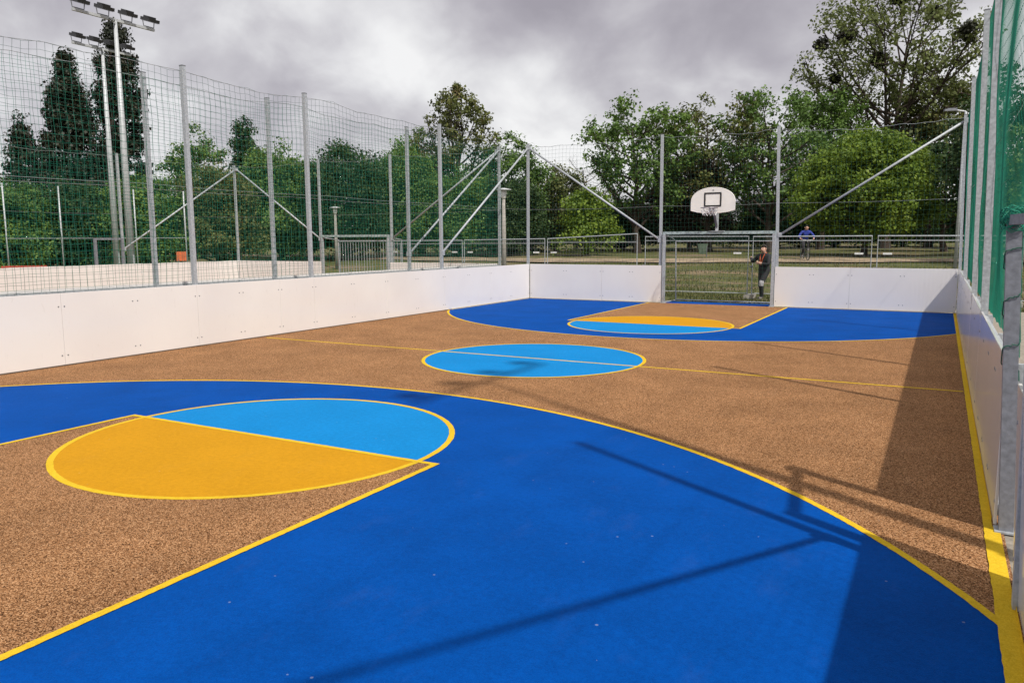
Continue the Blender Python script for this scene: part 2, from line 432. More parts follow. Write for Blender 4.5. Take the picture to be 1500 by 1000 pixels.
def strip(name, pts, w, z, mat, parent, closed=False):
    """flat line of width w centred on pts, its edges a little ragged on the grain"""
    src = pts + [pts[0]] if closed else pts
    fine = []
    for a, b_ in zip(src[:-1], src[1:]):
        k = max(1, int(math.hypot(b_[0]-a[0], b_[1]-a[1])/.03))
        fine += [(a[0]+(b_[0]-a[0])*i/k, a[1]+(b_[1]-a[1])*i/k) for i in range(k)]
    if not closed: fine.append(src[-1])
    pts = fine
    n = len(pts); vs = []; fs = []
    for i, (x, y) in enumerate(pts):
        if closed: a = pts[i-1]; b_ = pts[(i+1) % n]
        else: a = pts[max(i-1, 0)]; b_ = pts[min(i+1, n-1)]
        t = Vector((b_[0]-a[0], b_[1]-a[1])).normalized(); q = Vector((-t.y, t.x))*w/2
        j1 = 1+rnd.uniform(-.09, .09); j2 = 1+rnd.uniform(-.09, .09)
        vs += [(x+q.x*j1, y+q.y*j1, z), (x-q.x*j2, y-q.y*j2, z)]
    for i in range(n if closed else n-1):
        j = (i+1) % n
        fs.append((2*i, 2*i+1, 2*j+1, 2*j))
    me = bpy.data.meshes.new(name); me.from_pydata(vs, [], fs); me.update()
    if me.polygons[0].normal.z < 0: me.flip_normals()
    return link(name, me, mat, parent)

LW = .055
RC, RK, YK, W2, R3, YO = 1.765, 1.81, 5.72, 1.966, 6.80, 1.45
def end_zone(y0, s):
    """y0: end line, s: +1 when the court lies on the +y side of it"""
    X = XR-.001
    cy = y0+s*YO
    a = math.acos(X/R3)
    pts = arc_pts(0, cy, R3, a, math.pi-a) if s > 0 else arc_pts(0, cy, R3, -a, -(math.pi-a))
    sheet('blue_zone', [(X, y0)]+pts+[(XL+.001, y0)], 0.0010, M['blue'], court)
    sheet('key_area', [(-W2, y0), (W2, y0), (W2, y0+s*YK), (-W2, y0+s*YK)], 0.0020, M['brown'], court)
    fy = y0+s*YK
    sheet('light_blue_half_circle', arc_pts(0, fy, RK-.01, 0, s*math.pi), 0.0020, M['sky_blue'], court)
    sheet('orange_half_circle', arc_pts(0, fy, RK-.01, 0, -s*math.pi), 0.0030, M['orange'], court)
    strip('free_throw_circle_line', arc_pts(0, fy, RK-LW/2, 0, 2*math.pi, 128)[:-1], LW, 0.0040, M['line'], court, True)
    strip('free_throw_line', [(-W2+LW/2, fy), (W2-LW/2, fy)], LW, 0.0050, M['line'], court)
    for sx in (-1, 1):
        strip('key_line', [(sx*W2, y0), (sx*W2, fy+s*LW/2)], LW, 0.0060, M['line'], court)
    strip('zone_arc_line', pts, LW, 0.0040, M['line'], court)
end_zone(0.0, -1)
end_zone(YN, 1)
YC = YN/2
sheet('centre_circle', arc_pts(0, YC, RC-.01, 0, 2*math.pi)[:-1], 0.0020, M['sky_blue'], court)
strip('centre_circle_line', arc_pts(0, YC, RC-LW/2, 0, 2*math.pi, 128)[:-1], LW, 0.0040, M['line'], court, True)
strip('centre_line', [(-5.85, YC), (5.90, YC)], LW, 0.0030, M['line'], court)
# ragged yellow line along the right-hand boards
jag = []
for i in range(400):
    y = -22.6+i*(22.6/399)
    jag.append((y, .006*rnd.random(), .014*rnd.random()*(1 if rnd.random() < .25 else .3)))
vs = []; fs = []
for y, a, b_ in jag:
    xo = XR-.004 if y > -16.37 else XR+.036
    vs += [(XR-.052-a, y, 0.0070), (xo, y, 0.0070), (xo+.0005, y, .028+b_)]
for i in range(len(jag)-1):
    fs += [(3*i, 3*i+1, 3*i+4, 3*i+3), (3*i+1, 3*i+2, 3*i+5, 3*i+4)]
# the line breaks where the doorway has no board: keep only the floor part there
fs = [f for k, f in enumerate(fs) if not (k % 2 == 1 and -17.4 < jag[k//2][0] < -16.3)]
MB().add(vs, fs).build('side_line', M['line'], court)
strip('end_line', [(XL+.02, -.022), (-1.62, -.022)], .03, 0.0070, M['cream'], court)
strip('end_line', [(1.62, -.022), (XR-.12, -.022)], .03, 0.0070, M['cream'], court)
strip('side_edge_line', [(XL+.02, -4.6), (XL+.02, -.05)], .035, 0.0070, M['cream'], court)
sheet('goal_floor', [(-1.55, .06), (1.55, .06), (1.55, .85), (-1.55, .85)], .0012, M['blue'], court)

# the neighbouring court
NX = -13.19
court2 = sheet('court_surface', [(NX-6, -22.62), (NX+6, -22.62), (NX+6, .9), (NX-6, .9)], -.004, M['brown'])
prop(court2, 'brown surface of the neighbouring court behind the left boards', kind='structure')

# ------------------------------------------------------------------ board walls
HB = 1.10
TH = .018
board_meshes = {}
def board_mesh(w):
    k = round(w, 3)
    if k not in board_meshes:
        b = MB(); x = w/2-.0022; z0, z1 = .018, HB; c = .003
        # panel with chamfered rim on the face (face towards -y)
        o = [(-x, z0), (x, z0), (x, z1), (-x, z1)]
        i = [(-x+c, z0+c), (x-c, z0+c), (x-c, z1-c), (-x+c, z1-c)]
        V = [(a, 0, d) for a, d in i] + [(a, c, d) for a, d in o] + [(a, TH, d) for a, d in o]
        F = [(0,1,2,3)] + [(j, j+4, (j+1) % 4+4, (j+1) % 4) for j in range(4)] + [(j+4, j+8, (j+1) % 4+8, (j+1) % 4+4) for j in range(4)] + [(11,10,9,8)]
        b.add(V, F)
        board_meshes[k] = b.mesh('board')
    return board_meshes[k]
screw_meshes = {}
def screw_mesh(w):
    k = round(w, 3)
    if k not in screw_meshes:
        b = MB(); x = w/2
        xs = [-x+.045, x-.045] + ([-.045, .045] if w > 1.6 else [])
        for a in xs:
            for z in (.16, .90):
                b.add([(a+.011*math.cos(t), -.003, z+.011*math.sin(t)) for t in [q*math.pi/3 for q in range(6)]] +
                      [(a+.013*math.cos(t), .0005, z+.013*math.sin(t)) for t in [q*math.pi/3 for q in range(6)]],
                      [tuple(range(6))] + [(q, q+6, (q+1) % 6+6, (q+1) % 6) for q in range(6)])
        screw_meshes[k] = b.mesh('screw_heads')
    return screw_meshes[k]

def board_wall(label, P0, P1, joints, inward, screws=True, posts=True, group=None):
    """P0->P1 line in plan; joints: distances along it; inward: unit vector towards the court"""
    P0 = Vector((*P0, 0)); P1 = Vector((*P1, 0)); d = (P1-P0).normalized()
    inw = Vector((*inward, 0))
    root = empty('board_wall', P0)
    prop(root, label, 'board wall', group)
    # local frame: x along the wall, -y towards the court
    ang = math.atan2(-inw.y, -inw.x)-math.pi/2
    ux = Vector((math.cos(ang), math.sin(ang), 0))
    for a, b_ in zip(joints[:-1], joints[1:]):
        c = d*((a+b_)/2)
        o = link('board', board_mesh(b_-a), M['board'], root, c)
        o.rotation_euler = (0, rnd.uniform(-.0012, .0012), ang+rnd.uniform(-.0012, .0012))
        if screws:
            s = link('screw_heads', screw_mesh(b_-a), M['dark_steel'], o); prop(s, kind='stuff')
    # steel carrier behind the boards: rails and short posts
    Lw = joints[-1]-joints[0]
    mid = d*((joints[0]+joints[-1])/2)
    for z in (.10, .55, 1.04):
        MB().box(mid - inw*.040 + Vector((0, 0, z)), (Lw-.02, .04, .04), ang).build('rail', M['galv'], root)
    for j in joints:
        jj = min(max(j, joints[0]+.03), joints[-1]-.03)
        MB().box(d*jj - inw*.087 + Vector((0, 0, .535)), (.05, .05, 1.07), ang).build('stanchion', M['galv'], root)
    return root

SIDE = [0, 2.45, 4.9, 7.35, 9.80, 10.77, 12.75, 15.2, 17.65, 20.1, 22.62]
board_wall('white board wall along the left side of the court', (XL, 0), (XL, YN), SIDE, (1, 0))
board_wall('white board wall at the far end left of the goal', (XL+.02, 0), (-1.60, 0), [0.0, 2.47, 4.36], (0, -1))
board_wall('white board wall at the far end right of the goal', (1.60, 0), (XR, 0), [0.0, 1.90, 4.36], (0, -1))
board_wall('glossy shaded board wall along the right side up to the doorway', (XR, -.03), (XR, -16.36), [0, 2.42, 4.87, 7.32, 9.77, 12.72, 14.5, 16.33], (-1, 0))
board_wall('grey shaded board wall nearest the camera on the right after the doorway', (XR+.045, -17.30), (XR+.045, YN), [0, 2.65, 5.3], (-1, 0)).rotation_euler = (0, -.045, 0)
# neighbouring court
board_wall('white board wall of the neighbouring court just behind our left boards', (NX+6.0, 0), (NX+6.0, YN), SIDE, (-1, 0), False)
board_wall('distant white board wall on the far side of the neighbouring court', (NX-6.0, 0), (NX-6.0, YN), [0, 2.45, 4.95, 6.0, 8.4, 10.8, 13.2, 15.6, 18.0, 20.4, 22.6], (1, 0), False)
board_wall('white end board of the neighbouring court left of its goal', (NX-5.98, 0), (NX-1.60, 0), [0, 2.2, 4.38], (0, -1), False)
board_wall('white end board of the neighbouring court right of its goal', (NX+1.60, 0), (NX+5.98, 0), [0, 2.2, 4.38], (0, -1), False)

# ------------------------------------------------------------------ nets
def cord_mesh(lines, r):
    """lines: list of (n,3) arrays -> three-sided cords"""
    V = []; F = []; base = 0
    for P in lines:
        n = len(P)
        t = np.gradient(P, axis=0); t /= np.linalg.norm(t, axis=1)[:, None]+1e-9
        ref = np.where(np.abs(t[:, 2:3]) > .7, np.array([[1., .3, 0]]), np.array([[0, 0, 1.]]))
        a = np.cross(t, ref); a /= np.linalg.norm(a, axis=1)[:, None]+1e-9
        c = np.cross(a, t)
        for k in range(3):
            th = 2*math.pi*k/3+.5
            V.append(P + r*(a*math.cos(th)+c*math.sin(th)))
        i = np.arange(n-1)
        for k in range(3):
            k2 = (k+1) % 3
            F.append(np.stack([base+k*n+i, base+k*n+i+1, base+k2*n+i+1, base+k2*n+i], -1))
        base += 3*n
    return np_mesh('net', np.concatenate(V), np.concatenate(F))

def net_lines(surf, nu, nv, step=2):
    """surf(u,v)->(...,3) with u,v in 0..1 arrays; a grid of nu x nv cells"""
    lines = []
    mu = max(int(nu/step), 2)+1; mv = max(int(nv/min(step, 4)), 2)+1
    for i in range(nu+1):
        v = np.linspace(0, 1, mv); lines.append(surf(np.full(mv, i/nu), v))
    for j in range(nv+1):
        u = np.linspace(0, 1, mu); lines.append(surf(u, np.full(mu, j/nv)))
    return lines

def fence_net(A, B, z0, z1, topA=(0, 0), topB=(0, 0), sag=.10, seed=0, cell=.12, wav=.03, step=2, spans=1):
    """net between plan points A and B; topA/topB shift of the top edge (leaning posts)"""
    A = np.array(A, float); B = np.array(B, float); ln = np.linalg.norm(B-A)
    n = np.array([-(B-A)[1], (B-A)[0]])/ln; dd = (B-A)/ln
    tA = np.array(topA, float); tB = np.array(topB, float)
    rs = np.random.RandomState(seed); ph = rs.rand(8)*6.28
    def surf(u, v):
        x = A[None]+(B-A)[None]*u[:, None]
        sh = (tA[None]+(tB-tA)[None]*u[:, None])*((z0+(z1-z0)*v)/4.85)[:, None]
        us = (u*spans) % 1.0
        sg = sag*(4*us*(1-us))
        s = u*ln; h = v*(z1-z0)
        z = z0+(z1-z0)*v - sg*v**1.5 + .016*np.sin(s*2.3+ph[0]+h)*v + .014*np.sin(s*5.1+ph[1]-h*1.7)*v + .010*np.sin(s*13+ph[2]+h*4)
        off = wav*(np.sin(s*1.1+ph[3]+h*.9)+.6*np.sin(s*2.9+ph[4]-h*1.4))*np.sin(np.pi*np.clip(v, 0, 1))
        along = .013*np.sin(h*3.1+ph[5]+s*1.3)+.010*np.sin(h*7.3+ph[6]+s*2.1)
        p = x+sh+n[None]*off[:, None]+dd[None]*along[:, None]
        return np.concatenate([p, z[:, None]], 1)
    return surf, max(int(round(ln/cell)), 2), max(int(round((z1-z0)/cell)), 2)

ZP = 4.86
def net_fence(label, posts, nets, braces=(), cord=.0030, mat='net_dark', seed=1, step=2, cables=True, pr=.040, group=None, vfac=1):
    """posts: (x,y,top_dx,top_dy,height); nets: (A,B,z0,z1,tA,tB,spans)"""
    root = empty('net_fence', (posts[0][0], posts[0][1], 0))
    prop(root, label, 'net fence', group)
    inv = Vector((-posts[0][0], -posts[0][1], 0))
    def child(o): o.location = inv; return o
    for (x, y, tx, ty, h) in posts:
        p = child(MB().tube([(x, y, -.02), (x+tx, y+ty, h)], pr*.9, 4, square=True).build('post', M['galv'], root))
        c = MB().tube([(x+tx, y+ty, h-.005), (x+tx, y+ty, h+.008)], pr*.97, 4, square=True).build('post_cap', M['dark_steel'], p)
        c.location = (0, 0, 0)
    lines = []
    for k, ent in enumerate(nets):
        A, B, z0, z1, tA, tB, sp = ent[:7]
        vf = ent[7] if len(ent) > 7 else vfac
        s, nu, nv = fence_net(A, B, z0, z1, tA, tB, seed=seed+k, step=step, spans=sp)
        ll = net_lines(s, nu*vf, nv, step*vf)
        if len(ent) > 8: child(link('net', cord_mesh(ll, ent[8]), M[mat], root))
        else: lines += ll
        if cables:
            for zz, nm in ((1.0, 'top_cable'), ((2.83-z0)/(z1-z0), 'middle_cable')):
                if zz <= 0: continue
                u = np.linspace(0, 1, 40); q = s(u, np.full(40, zz))
                if nm == 'middle_cable':
                    q0, q1 = q[0].copy(), q[-1].copy(); uu = u[:, None]
                    q = q0*(1-uu)+q1*uu; us = (u*sp) % 1.0; q[:, 2] = 2.83-.03*4*us*(1-us)
                child(MB().tube([tuple(v) for v in q], (.0045 if nm == 'top_cable' else .003), 5).build(nm, M['wire'], root))
    o = link('net', cord_mesh(lines, cord), M[mat], root); child(o)
    for (a, b_) in braces:
        br = child(MB().tube([a, b_], .030, 10).build('brace', M['galv'], root, smooth=True))
        d = (Vector(b_)-Vector(a)).normalized()
        for q in (a, b_):
            MB().box(Vector(q), (.10, .10, .12)).build('bracket', M['galv'], br)
    return root

PX = XL-.075
ys = [0.06, -4.90, -9.80, -12.73, -17.65, -22.6]
net_fence('tall green net fence with grey posts above the left boards',
          [(PX, y, 0, 0, ZP) for y in ys],
          [((PX-.05, .06), (PX-.05, -22.6), HB+.02, ZP-.04, (0, 0), (0, 0), 5)],
          [((PX, .06, 4.74), (PX, -4.86, 1.53))], cord=.0024, seed=11)
FY = .075
net_fence('green net fence with two posts and braces above the far boards and goal',
          [(-1.665, FY, -.02, 0, ZP), (1.66, FY, -.11, 0, ZP)],
          [((PX, FY+.05), (-1.66, FY+.05), HB+.02, ZP-.04, (0, 0), (-.02, 0), 1),
           ((-1.66, FY+.05), (1.66, FY+.05), 2.10, ZP-.04, (-.02, 0), (-.11, 0), 1),
           ((1.66, FY+.05), (XR+.05, FY+.05), HB+.02, ZP-.10, (-.11, 0), (-.12, 0), 1)],
          [((PX+.02, FY, 4.74), (-1.69, FY, 1.84)), ((XR-.06, FY, 4.68), (1.68, FY, 1.97))], cord=.0022, seed=21)
RX = XR+.055
ysr = [0.04, -4.90, -9.80, -12.73, -17.62, -22.6]
net_fence('tall green net fence with grey posts above the right boards',
          [(RX, y, -.13 if y > -1 else -.11, 0, ZP-.05) for y in ysr],
          [((RX+.045, .04), (RX+.045, -16.36), HB+.02, ZP-.06, (-.12, 0), (-.12, 0), 4),
           ((RX+.045, -16.36), (RX+.045, -17.45), 2.06, ZP-.06, (-.12, 0), (-.12, 0), 1, 1, .0014),
           ((RX+.045, -17.45), (RX+.045, -22.6), HB+.02, ZP-.06, (-.12, 0), (-.12, 0), 1, 1, .0012)],
          [((RX-.1, -22.55, 4.7), (RX, -17.66, 1.50))], cord=.0019, mat='net', seed=31, vfac=2, pr=.037)
# neighbouring court
QX = NX+6.0+.075
net_fence('green net fence of the neighbouring court just behind our left fence',
          [(QX, y, 0, 0, ZP) for y in ys],
          [((QX+.05, .06), (QX+.05, -22.6), HB+.02, ZP-.04, (0, 0), (0, 0), 5)],
          [((QX, .06, 4.74), (QX, -4.9, 1.50))], cord=.0024, mat='net', seed=41, step=3)
net_fence('net fence across the far end of the neighbouring court behind its goal',
          [(NX-1.66, FY, 0, 0, ZP), (NX+1.66, FY, 0, 0, ZP)],
          [((NX-6, FY+.05), (NX-1.66, FY+.05), HB+.02, ZP-.04, (0, 0), (0, 0), 1),
           ((NX-1.66, FY+.05), (NX+1.66, FY+.05), 2.10, ZP-.04, (0, 0), (0, 0), 1),
           ((NX+1.66, FY+.05), (NX+6, FY+.05), HB+.02, ZP-.04, (0, 0), (0, 0), 1)],
          [((NX-5.98, FY, 4.70), (NX-1.68, FY, 1.94)), ((NX+5.98, FY, 4.70), (NX+1.68, FY, 1.94))], cord=.0026, mat='net', seed=51, step=4)
SX = NX-6.075
net_fence('net fence along the far side of the neighbouring court',
          [(SX, y, 0, 0, ZP) for y in [0.06, -4.98, -9.80, -12.73, -17.65]],
          [((SX-.05, .06), (SX-.05, -4.98), HB+.02, ZP-.04, (0, 0), (0, 0), 1),
           ((SX-.05, -4.98), (SX-.05, -17.65), HB+.02, ZP-.04, (0, 0), (0, 0), 3)],
          [((SX, .06, 4.66), (SX, -4.94, 1.62))], cord=.0028, mat='net', seed=61, step=4)

# ------------------------------------------------------------------ goals
def goal(label, x0, bars=False):
    g = empty('goal', (x0, 0, 0)); prop(g, label, 'goal', 'goals at the far ends of the courts')
    s = .04
    for sx in (-1, 1):
        MB().box((sx*1.545, .02, 1.0), (.08, .08, 2.0)).build('goal_post', M['galv'], g)
        MB().box((sx*1.545, .02, .012), (.14, .14, .02)).build('foot_plate', M['galv'], g)
    MB().box((0, .02, 2.04), (3.17, .08, .08)).build('crossbar', M['galv_green'], g)
    D = .86
    if bars:
        for k in range(23):
            x_ = -1.43+k*.13
            MB().tube([(x_, D, .12), (x_, D, 1.86)], .011, 6).build('bar', M['galv'], g)
        for z in (.12, 1.86):
            MB().box((0, D, z), (3.0, .05, .05)).build('rear_rail', M['galv'], g)
        for sx in (-1, 1):
            MB().tube([(sx*1.5, .05, 1.98), (sx*1.5, D, 1.9), (sx*1.5, D, 0)], .025, 8).build('rear_support', M['galv'], g)
            MB().tube([(sx*1.5, .05, .05), (sx*1.5, D, .05)], .02, 8).build('ground_bar', M['galv'], g)
    else:
        for sx in (-1, 1):
            MB().tube([(sx*1.5, .05, 1.96), (sx*1.5, .50, 1.93), (sx*1.46, D, 1.80), (sx*1.42, D, 0.03)], .020, 8).build('rear_support', M['galv'], g)
            MB().tube([(sx*1.5, .05, .03), (sx*1.42, D, .03)], .018, 8).build('ground_bar', M['galv'], g)
        MB().tube([(-1.42, D, .05), (1.42, D, .05)], .016, 8).build('rear_rail', M['galv'], g)
        MB().tube([(-1.46, D, 1.80), (1.46, D, 1.80)], .013, 8).build('rear_rail', M['galv'], g)
        def back(u, v):
            x_ = -1.44+2.88*u; z = .03+1.80*v-.05*np.sin(u*9)*v*(1-v)
            y = D+.02-.14*np.sin(math.pi*v)*(.6+.4*np.sin(u*11))*(1-v)
            return np.stack([x_+.02*np.sin(v*9+u*5), y, z], 1)
        lines = net_lines(back, 26, 16, 1)
        for sx in (-1, 1):
            def side(u, v, sx=sx):
                return np.stack([sx*(1.50-.06*u)+.02*np.sin(v*7+u*4), .06+(D-.06)*u, .03+(1.93-.12*u*u)*v], 1)
            lines += net_lines(side, 8, 16, 1)
        def top(u, v):
            return np.stack([-1.5+3.0*u, .05+(D-.05)*v, 1.97-.15*v**2-.05*np.sin(math.pi*v)], 1)
        lines += net_lines(top, 26, 7, 1)
        link('goal_net', cord_mesh(lines, .0026), M['net_dark'], g)
    return g
goal('grey steel goal with loose net below the basketball hoop', 0.0)
goal('steel goal with upright bars at the end of the neighbouring court', NX, True)

# ------------------------------------------------------------------ basketball hoop
def hoop():
    h = empty('basketball_hoop', (-.02, 0, 2.08)); prop(h, 'white fan-shaped backboard with chain basket standing on the goal crossbar', 'basketball hoop')
    yb, z0 = -.52, .50        # backboard plane, lower edge (local)
    pts = [(-.60, .07), (-.42, .025), (-.2, 0), (.2, 0), (.42, .025), (.60, .07), (.60, .30)]
    n = 16
    for i in range(1, n):
        t = math.pi*i/n
        pts.append((.60*math.cos(t)*(1 if abs(math.cos(t)) < .99 else 1), .30+.38*math.sin(t)**.9))
    pts.append((-.60, .30))
    o = [(a, z0+b_) for a, b_ in pts]
    bb = MB().prism(o, yb-.012, yb+.012).build('backboard', M['backboard'], h)
    # raised rim of the board
    MB().tube([(a, yb, b_) for a, b_ in o], .016, 6, closed=True).build('board_rim', M['backboard'], bb)
    f = MB(); t = .042; y = yb-.0165
    f.box((0, y, z0+.53), (.47, .005, t)); f.box((0, y, z0+.185), (.47, .005, t))
    f.box((-.219, y, z0+.3575), (t, .005, .312)); f.box((.219, y, z0+.3575), (t, .005, .312))
    f.build('target_square', M['black'], bb)
    MB().box((.01, y+.002, z0+.61), (.045, .006, .016)).build('maker_mark', M['black'], bb)
    rz = z0+.125; cy = yb-.13-.225
    rim = MB().tube([(.225*math.cos(a), cy+.225*math.sin(a), rz) for a in [i*math.pi/16 for i in range(32)]], .011, 8, closed=True).build('rim', M['rim'], h)
    MB().box((0, yb-.07, rz-.03), (.14, .14, .10)).box((0, yb-.10, rz), (.20, .10, .016)).build('rim_bracket', M['rim'], rim)
    # chain basket: sagging loops of links
    ch = MB()
    for ring, (rr, zz) in enumerate([(.215, -.02), (.19, -.12), (.16, -.21)]):
        N = 12
        if ring < 2:
            r2_, z2 = [(.19, -.12), (.16, -.21)][ring]
            for k in range(N):
                a0 = 2*math.pi*(k+.5*ring)/N
                for sgn in (-.5, .5):
                    a1 = a0+2*math.pi*sgn/N
                    ch.tube([(rr*math.cos(a0), cy+rr*math.sin(a0), rz+zz), ((rr+r2_)/2*math.cos((a0+a1)/2)*1.01, cy+(rr+r2_)/2*math.sin((a0+a1)/2), rz+(zz+z2)/2-.012), (r2_*math.cos(a1), cy+r2_*math.sin(a1), rz+z2)], .006, 4)
    ch.build('chain_net', M['chain'], rim)
    MB().box((0, 0.0, .30), (.07, .07, .60)).build('mast', M['alu'], h)
    MB().tube([(0, .0, .10), (0, yb+.06, z0+.14)], .034, 8).build('support_arm', M['dark_steel'], h)
    MB().box((0, yb/2, z0+.22), (.06, -yb, .06)).box((0, yb+.04, z0+.3), (.36, .04, .30)).build('mounting_frame', M['galv'], h)
    MB().box((0, -.0, .008), (.42, .14, .012)).build('base_plate', M['galv'], h)
hoop()

# ------------------------------------------------------------------ doorway on the right
def door_frame(label, x, y0, y1, lean, ropes):
    d = empty('door_frame', (x, y0, 0)); prop(d, label, 'door frame', 'door frames in the board walls')
    L_ = y1-y0; h = 2.0
    for k, yy in enumerate((0, L_)):
        ln = lean if k == 0 else 0
        xk = 0 if k == 0 or not ropes else .05
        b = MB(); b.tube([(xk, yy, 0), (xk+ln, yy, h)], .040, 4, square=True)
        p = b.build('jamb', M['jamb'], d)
        MB().box((xk, yy, .008), (.13, .13, .012)).build('foot_plate', M['galv'], p)
        if ropes and k == 0:
            # net lashing wound round the jamb
            pts = []; q = random.Random(3+k)
            zz = .98
            while zz < 1.98:
                a = (zz-.98)*2*math.pi*3.4 + q.uniform(-.2, .2)
                r_ = .060+.010*q.random()
                c, s_ = math.cos(a), math.sin(a); mxx = max(abs(c), abs(s_))
                pts.append((lean*zz/h + c/mxx*.047, yy+s_/mxx*.047, zz+.02*math.sin(a*2)))
                zz += .012
            MB().tube(pts, .0038, 5).build('net_lashing', M['net_dark'], p)
            bun = MB()
            for j in range(26):
                z0 = h+.03-q.random()*.12; pts = []
                for i in range(14):
                    a = 2*math.pi*i/14
                    pts.append((lean+.062*math.cos(a)*(1+.25*q.random()), yy+.062*math.sin(a)*(1+.25*q.random()), z0+.03*math.sin(a*2+j)+q.uniform(-.015,.015)))
                bun.tube(pts, .0028, 4, closed=True)
            bun.build('bunched_net', M['net'], p)
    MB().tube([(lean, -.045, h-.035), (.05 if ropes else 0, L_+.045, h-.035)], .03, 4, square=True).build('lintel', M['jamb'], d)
    return d
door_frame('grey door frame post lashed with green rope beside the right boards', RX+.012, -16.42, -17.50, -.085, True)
door_frame('low grey door frame in the far side of the neighbouring court', SX+.03, -5.02, -6.0, 0, False)

# ------------------------------------------------------------------ floodlight masts
def flood_mast(label, x, y, h, aim, n=4, bar=3.3, th=1.0, ls=1.0):
    g = empty('floodlight_mast', (x, y, 0)); prop(g, label, 'floodlight', 'floodlight masts beside the courts')
    MB().tube([(0, 0, 0), (0, 0, h*.55), (0, 0, h)], [.16*th, .115*th, .065*th], 14).build('mast', M['alu'], g, smooth=True)
    MB().box((0, 0, .02), (.45, .45, .04)).build('base_plate', M['galv'], g)
    MB().box((0, 0, 1.1), (.33, .06, .5)).build('service_hatch', M['alu'], g)
    MB().box((0, 0, h+.04), (.09, bar, .09)).build('crossarm', M['alu'], g)
    for k in range(n):
        yy = (-.5+k/(n-1))*(bar-.46)
        f = MB(); R = Matrix.Rotation(math.radians(17)*aim, 3, 'Y')
        c = Vector((.10*aim, yy, h+.36))
        f.box(c, (.54*ls, .46*ls, .12), mtx=R); f.box(c+R @ Vector((-.04*aim, 0, .09)), (.30*ls, .34*ls, .08), mtx=R)
        hd = f.build('lamp_head', M['lamp_black'], g)
        MB().box(c+R @ Vector((0, 0, -.070)), (.48*ls, .40*ls, .012), mtx=R).build('lamp_glass', M['glass'], hd)
        b = MB(); b.tube([(.0, yy-.25, h+.33), (.0, yy-.22, h+.12), (.0, yy+.22, h+.12), (.0, yy+.25, h+.33)], .020, 6)
        b.build('bracket', M['dark_steel'], hd)
    pts = [(.10*math.cos(t)+.02, .12*math.sin(t)-.16, h-.12+.16*math.cos(t*1.3)) for t in [i*.45 for i in range(14)]]
    MB().tube(pts, .012, 5).build('cable_loop', M['black'], g)
    return g
flood_mast('taller looking grey floodlight mast with four black lamps beside the neighbouring court', -22.03, -2.75, 10.05, 1)
flood_mast('second grey floodlight mast further back with lamps seen against the cypress', -29.1, 1.45, 10.7, 1, bar=2.9)
flood_mast('floodlight mast outside the right boards that throws its shadow over the court', 7.02, -17.40, 10.05, -1, th=.55, ls=.6)

# ------------------------------------------------------------------ temporary mesh fence behind the far boards
def mesh_fence(label, x0, x1, y0, y1, h0, h1, tag_ends=(True, True)):
    w = math.hypot(x1-x0, y1-y0)
    g = empty('mesh_fence_panel', (x0, y0, 0), math.atan2(y1-y0, x1-x0)); prop(g, label, 'fence panel', 'mobile mesh fence panels behind the far end')
    MB().tube([(.03, 0, .1), (.03, 0, h0), (w-.03, 0, h1), (w-.03, 0, .1)], .021, 8, caps=True).build('frame', M['galv'], g)
    MB().tube([(.03, 0, .16), (w-.03, 0, .16)], .016, 6).build('bottom_rail', M['galv'], g)
    MB().tube([(.03, 0, h0-.13), (w-.03, 0, min(h0, h1)-.13)], .012, 6).build('stiffening_rail', M['galv'], g)
    b = MB(); n = int(w/.11)
    for i in range(1, n):
        xx = i*w/n
        b.tube([(xx, 0, .16), (xx, 0, h0+(h1-h0)*xx/w)], .0022, 4, caps=False)
    for k in range(1, 8):
        zz = .16+k*.235
        b.tube([(.03, .004, zz), (w-.03, .004, zz)], .0022, 4, caps=False)
    b.build('wire_mesh', M['mesh'], g)
    for xx in (-.02,):
        MB().box((xx, 0, .065), (.24, .70, .13)).build('foot_block', M['concrete'], g)
    for e_, xx in zip(tag_ends, (.30, w-.36)):
        if e_:
            MB().box((xx, -.03, 1.42), (.24, .012, .055)).build('name_tag', M['white_plastic'], g)
    MB().box((.0, -.03, 1.0), (.10, .05, .06)).build('clamp', M['dark_steel'], g)
FYF = 2.92
mesh_fence('mesh fence panel seen behind the neighbouring net at the far left corner', -13.85, -10.36, FYF, FYF, 1.86, 1.86)
mesh_fence('mesh fence panel behind the far left corner post and park lamp', -10.33, -6.86, FYF, FYF, 1.87, 1.90)
mesh_fence('mesh fence panel with sloping top rail left of the goal', -6.80, -3.30, FYF-.02, FYF-.25, 1.90, 2.05, (True, False))
mesh_fence('mesh fence panel seen through the goal net', -3.16, .28, FYF, FYF, 1.95, 1.94, (False, True))
mesh_fence('mesh fence panel behind the person and the right goal post', .36, 3.80, FYF, FYF, 1.93, 1.93, (False, True))
mesh_fence('mesh fence panel behind the far right corner', 3.90, 7.40, FYF, FYF, 1.93, 1.91, (True, True))
mesh_fence('mesh fence panel seen through the right green net', 7.46, 10.95, FYF, FYF, 1.93, 1.92, (True, True))

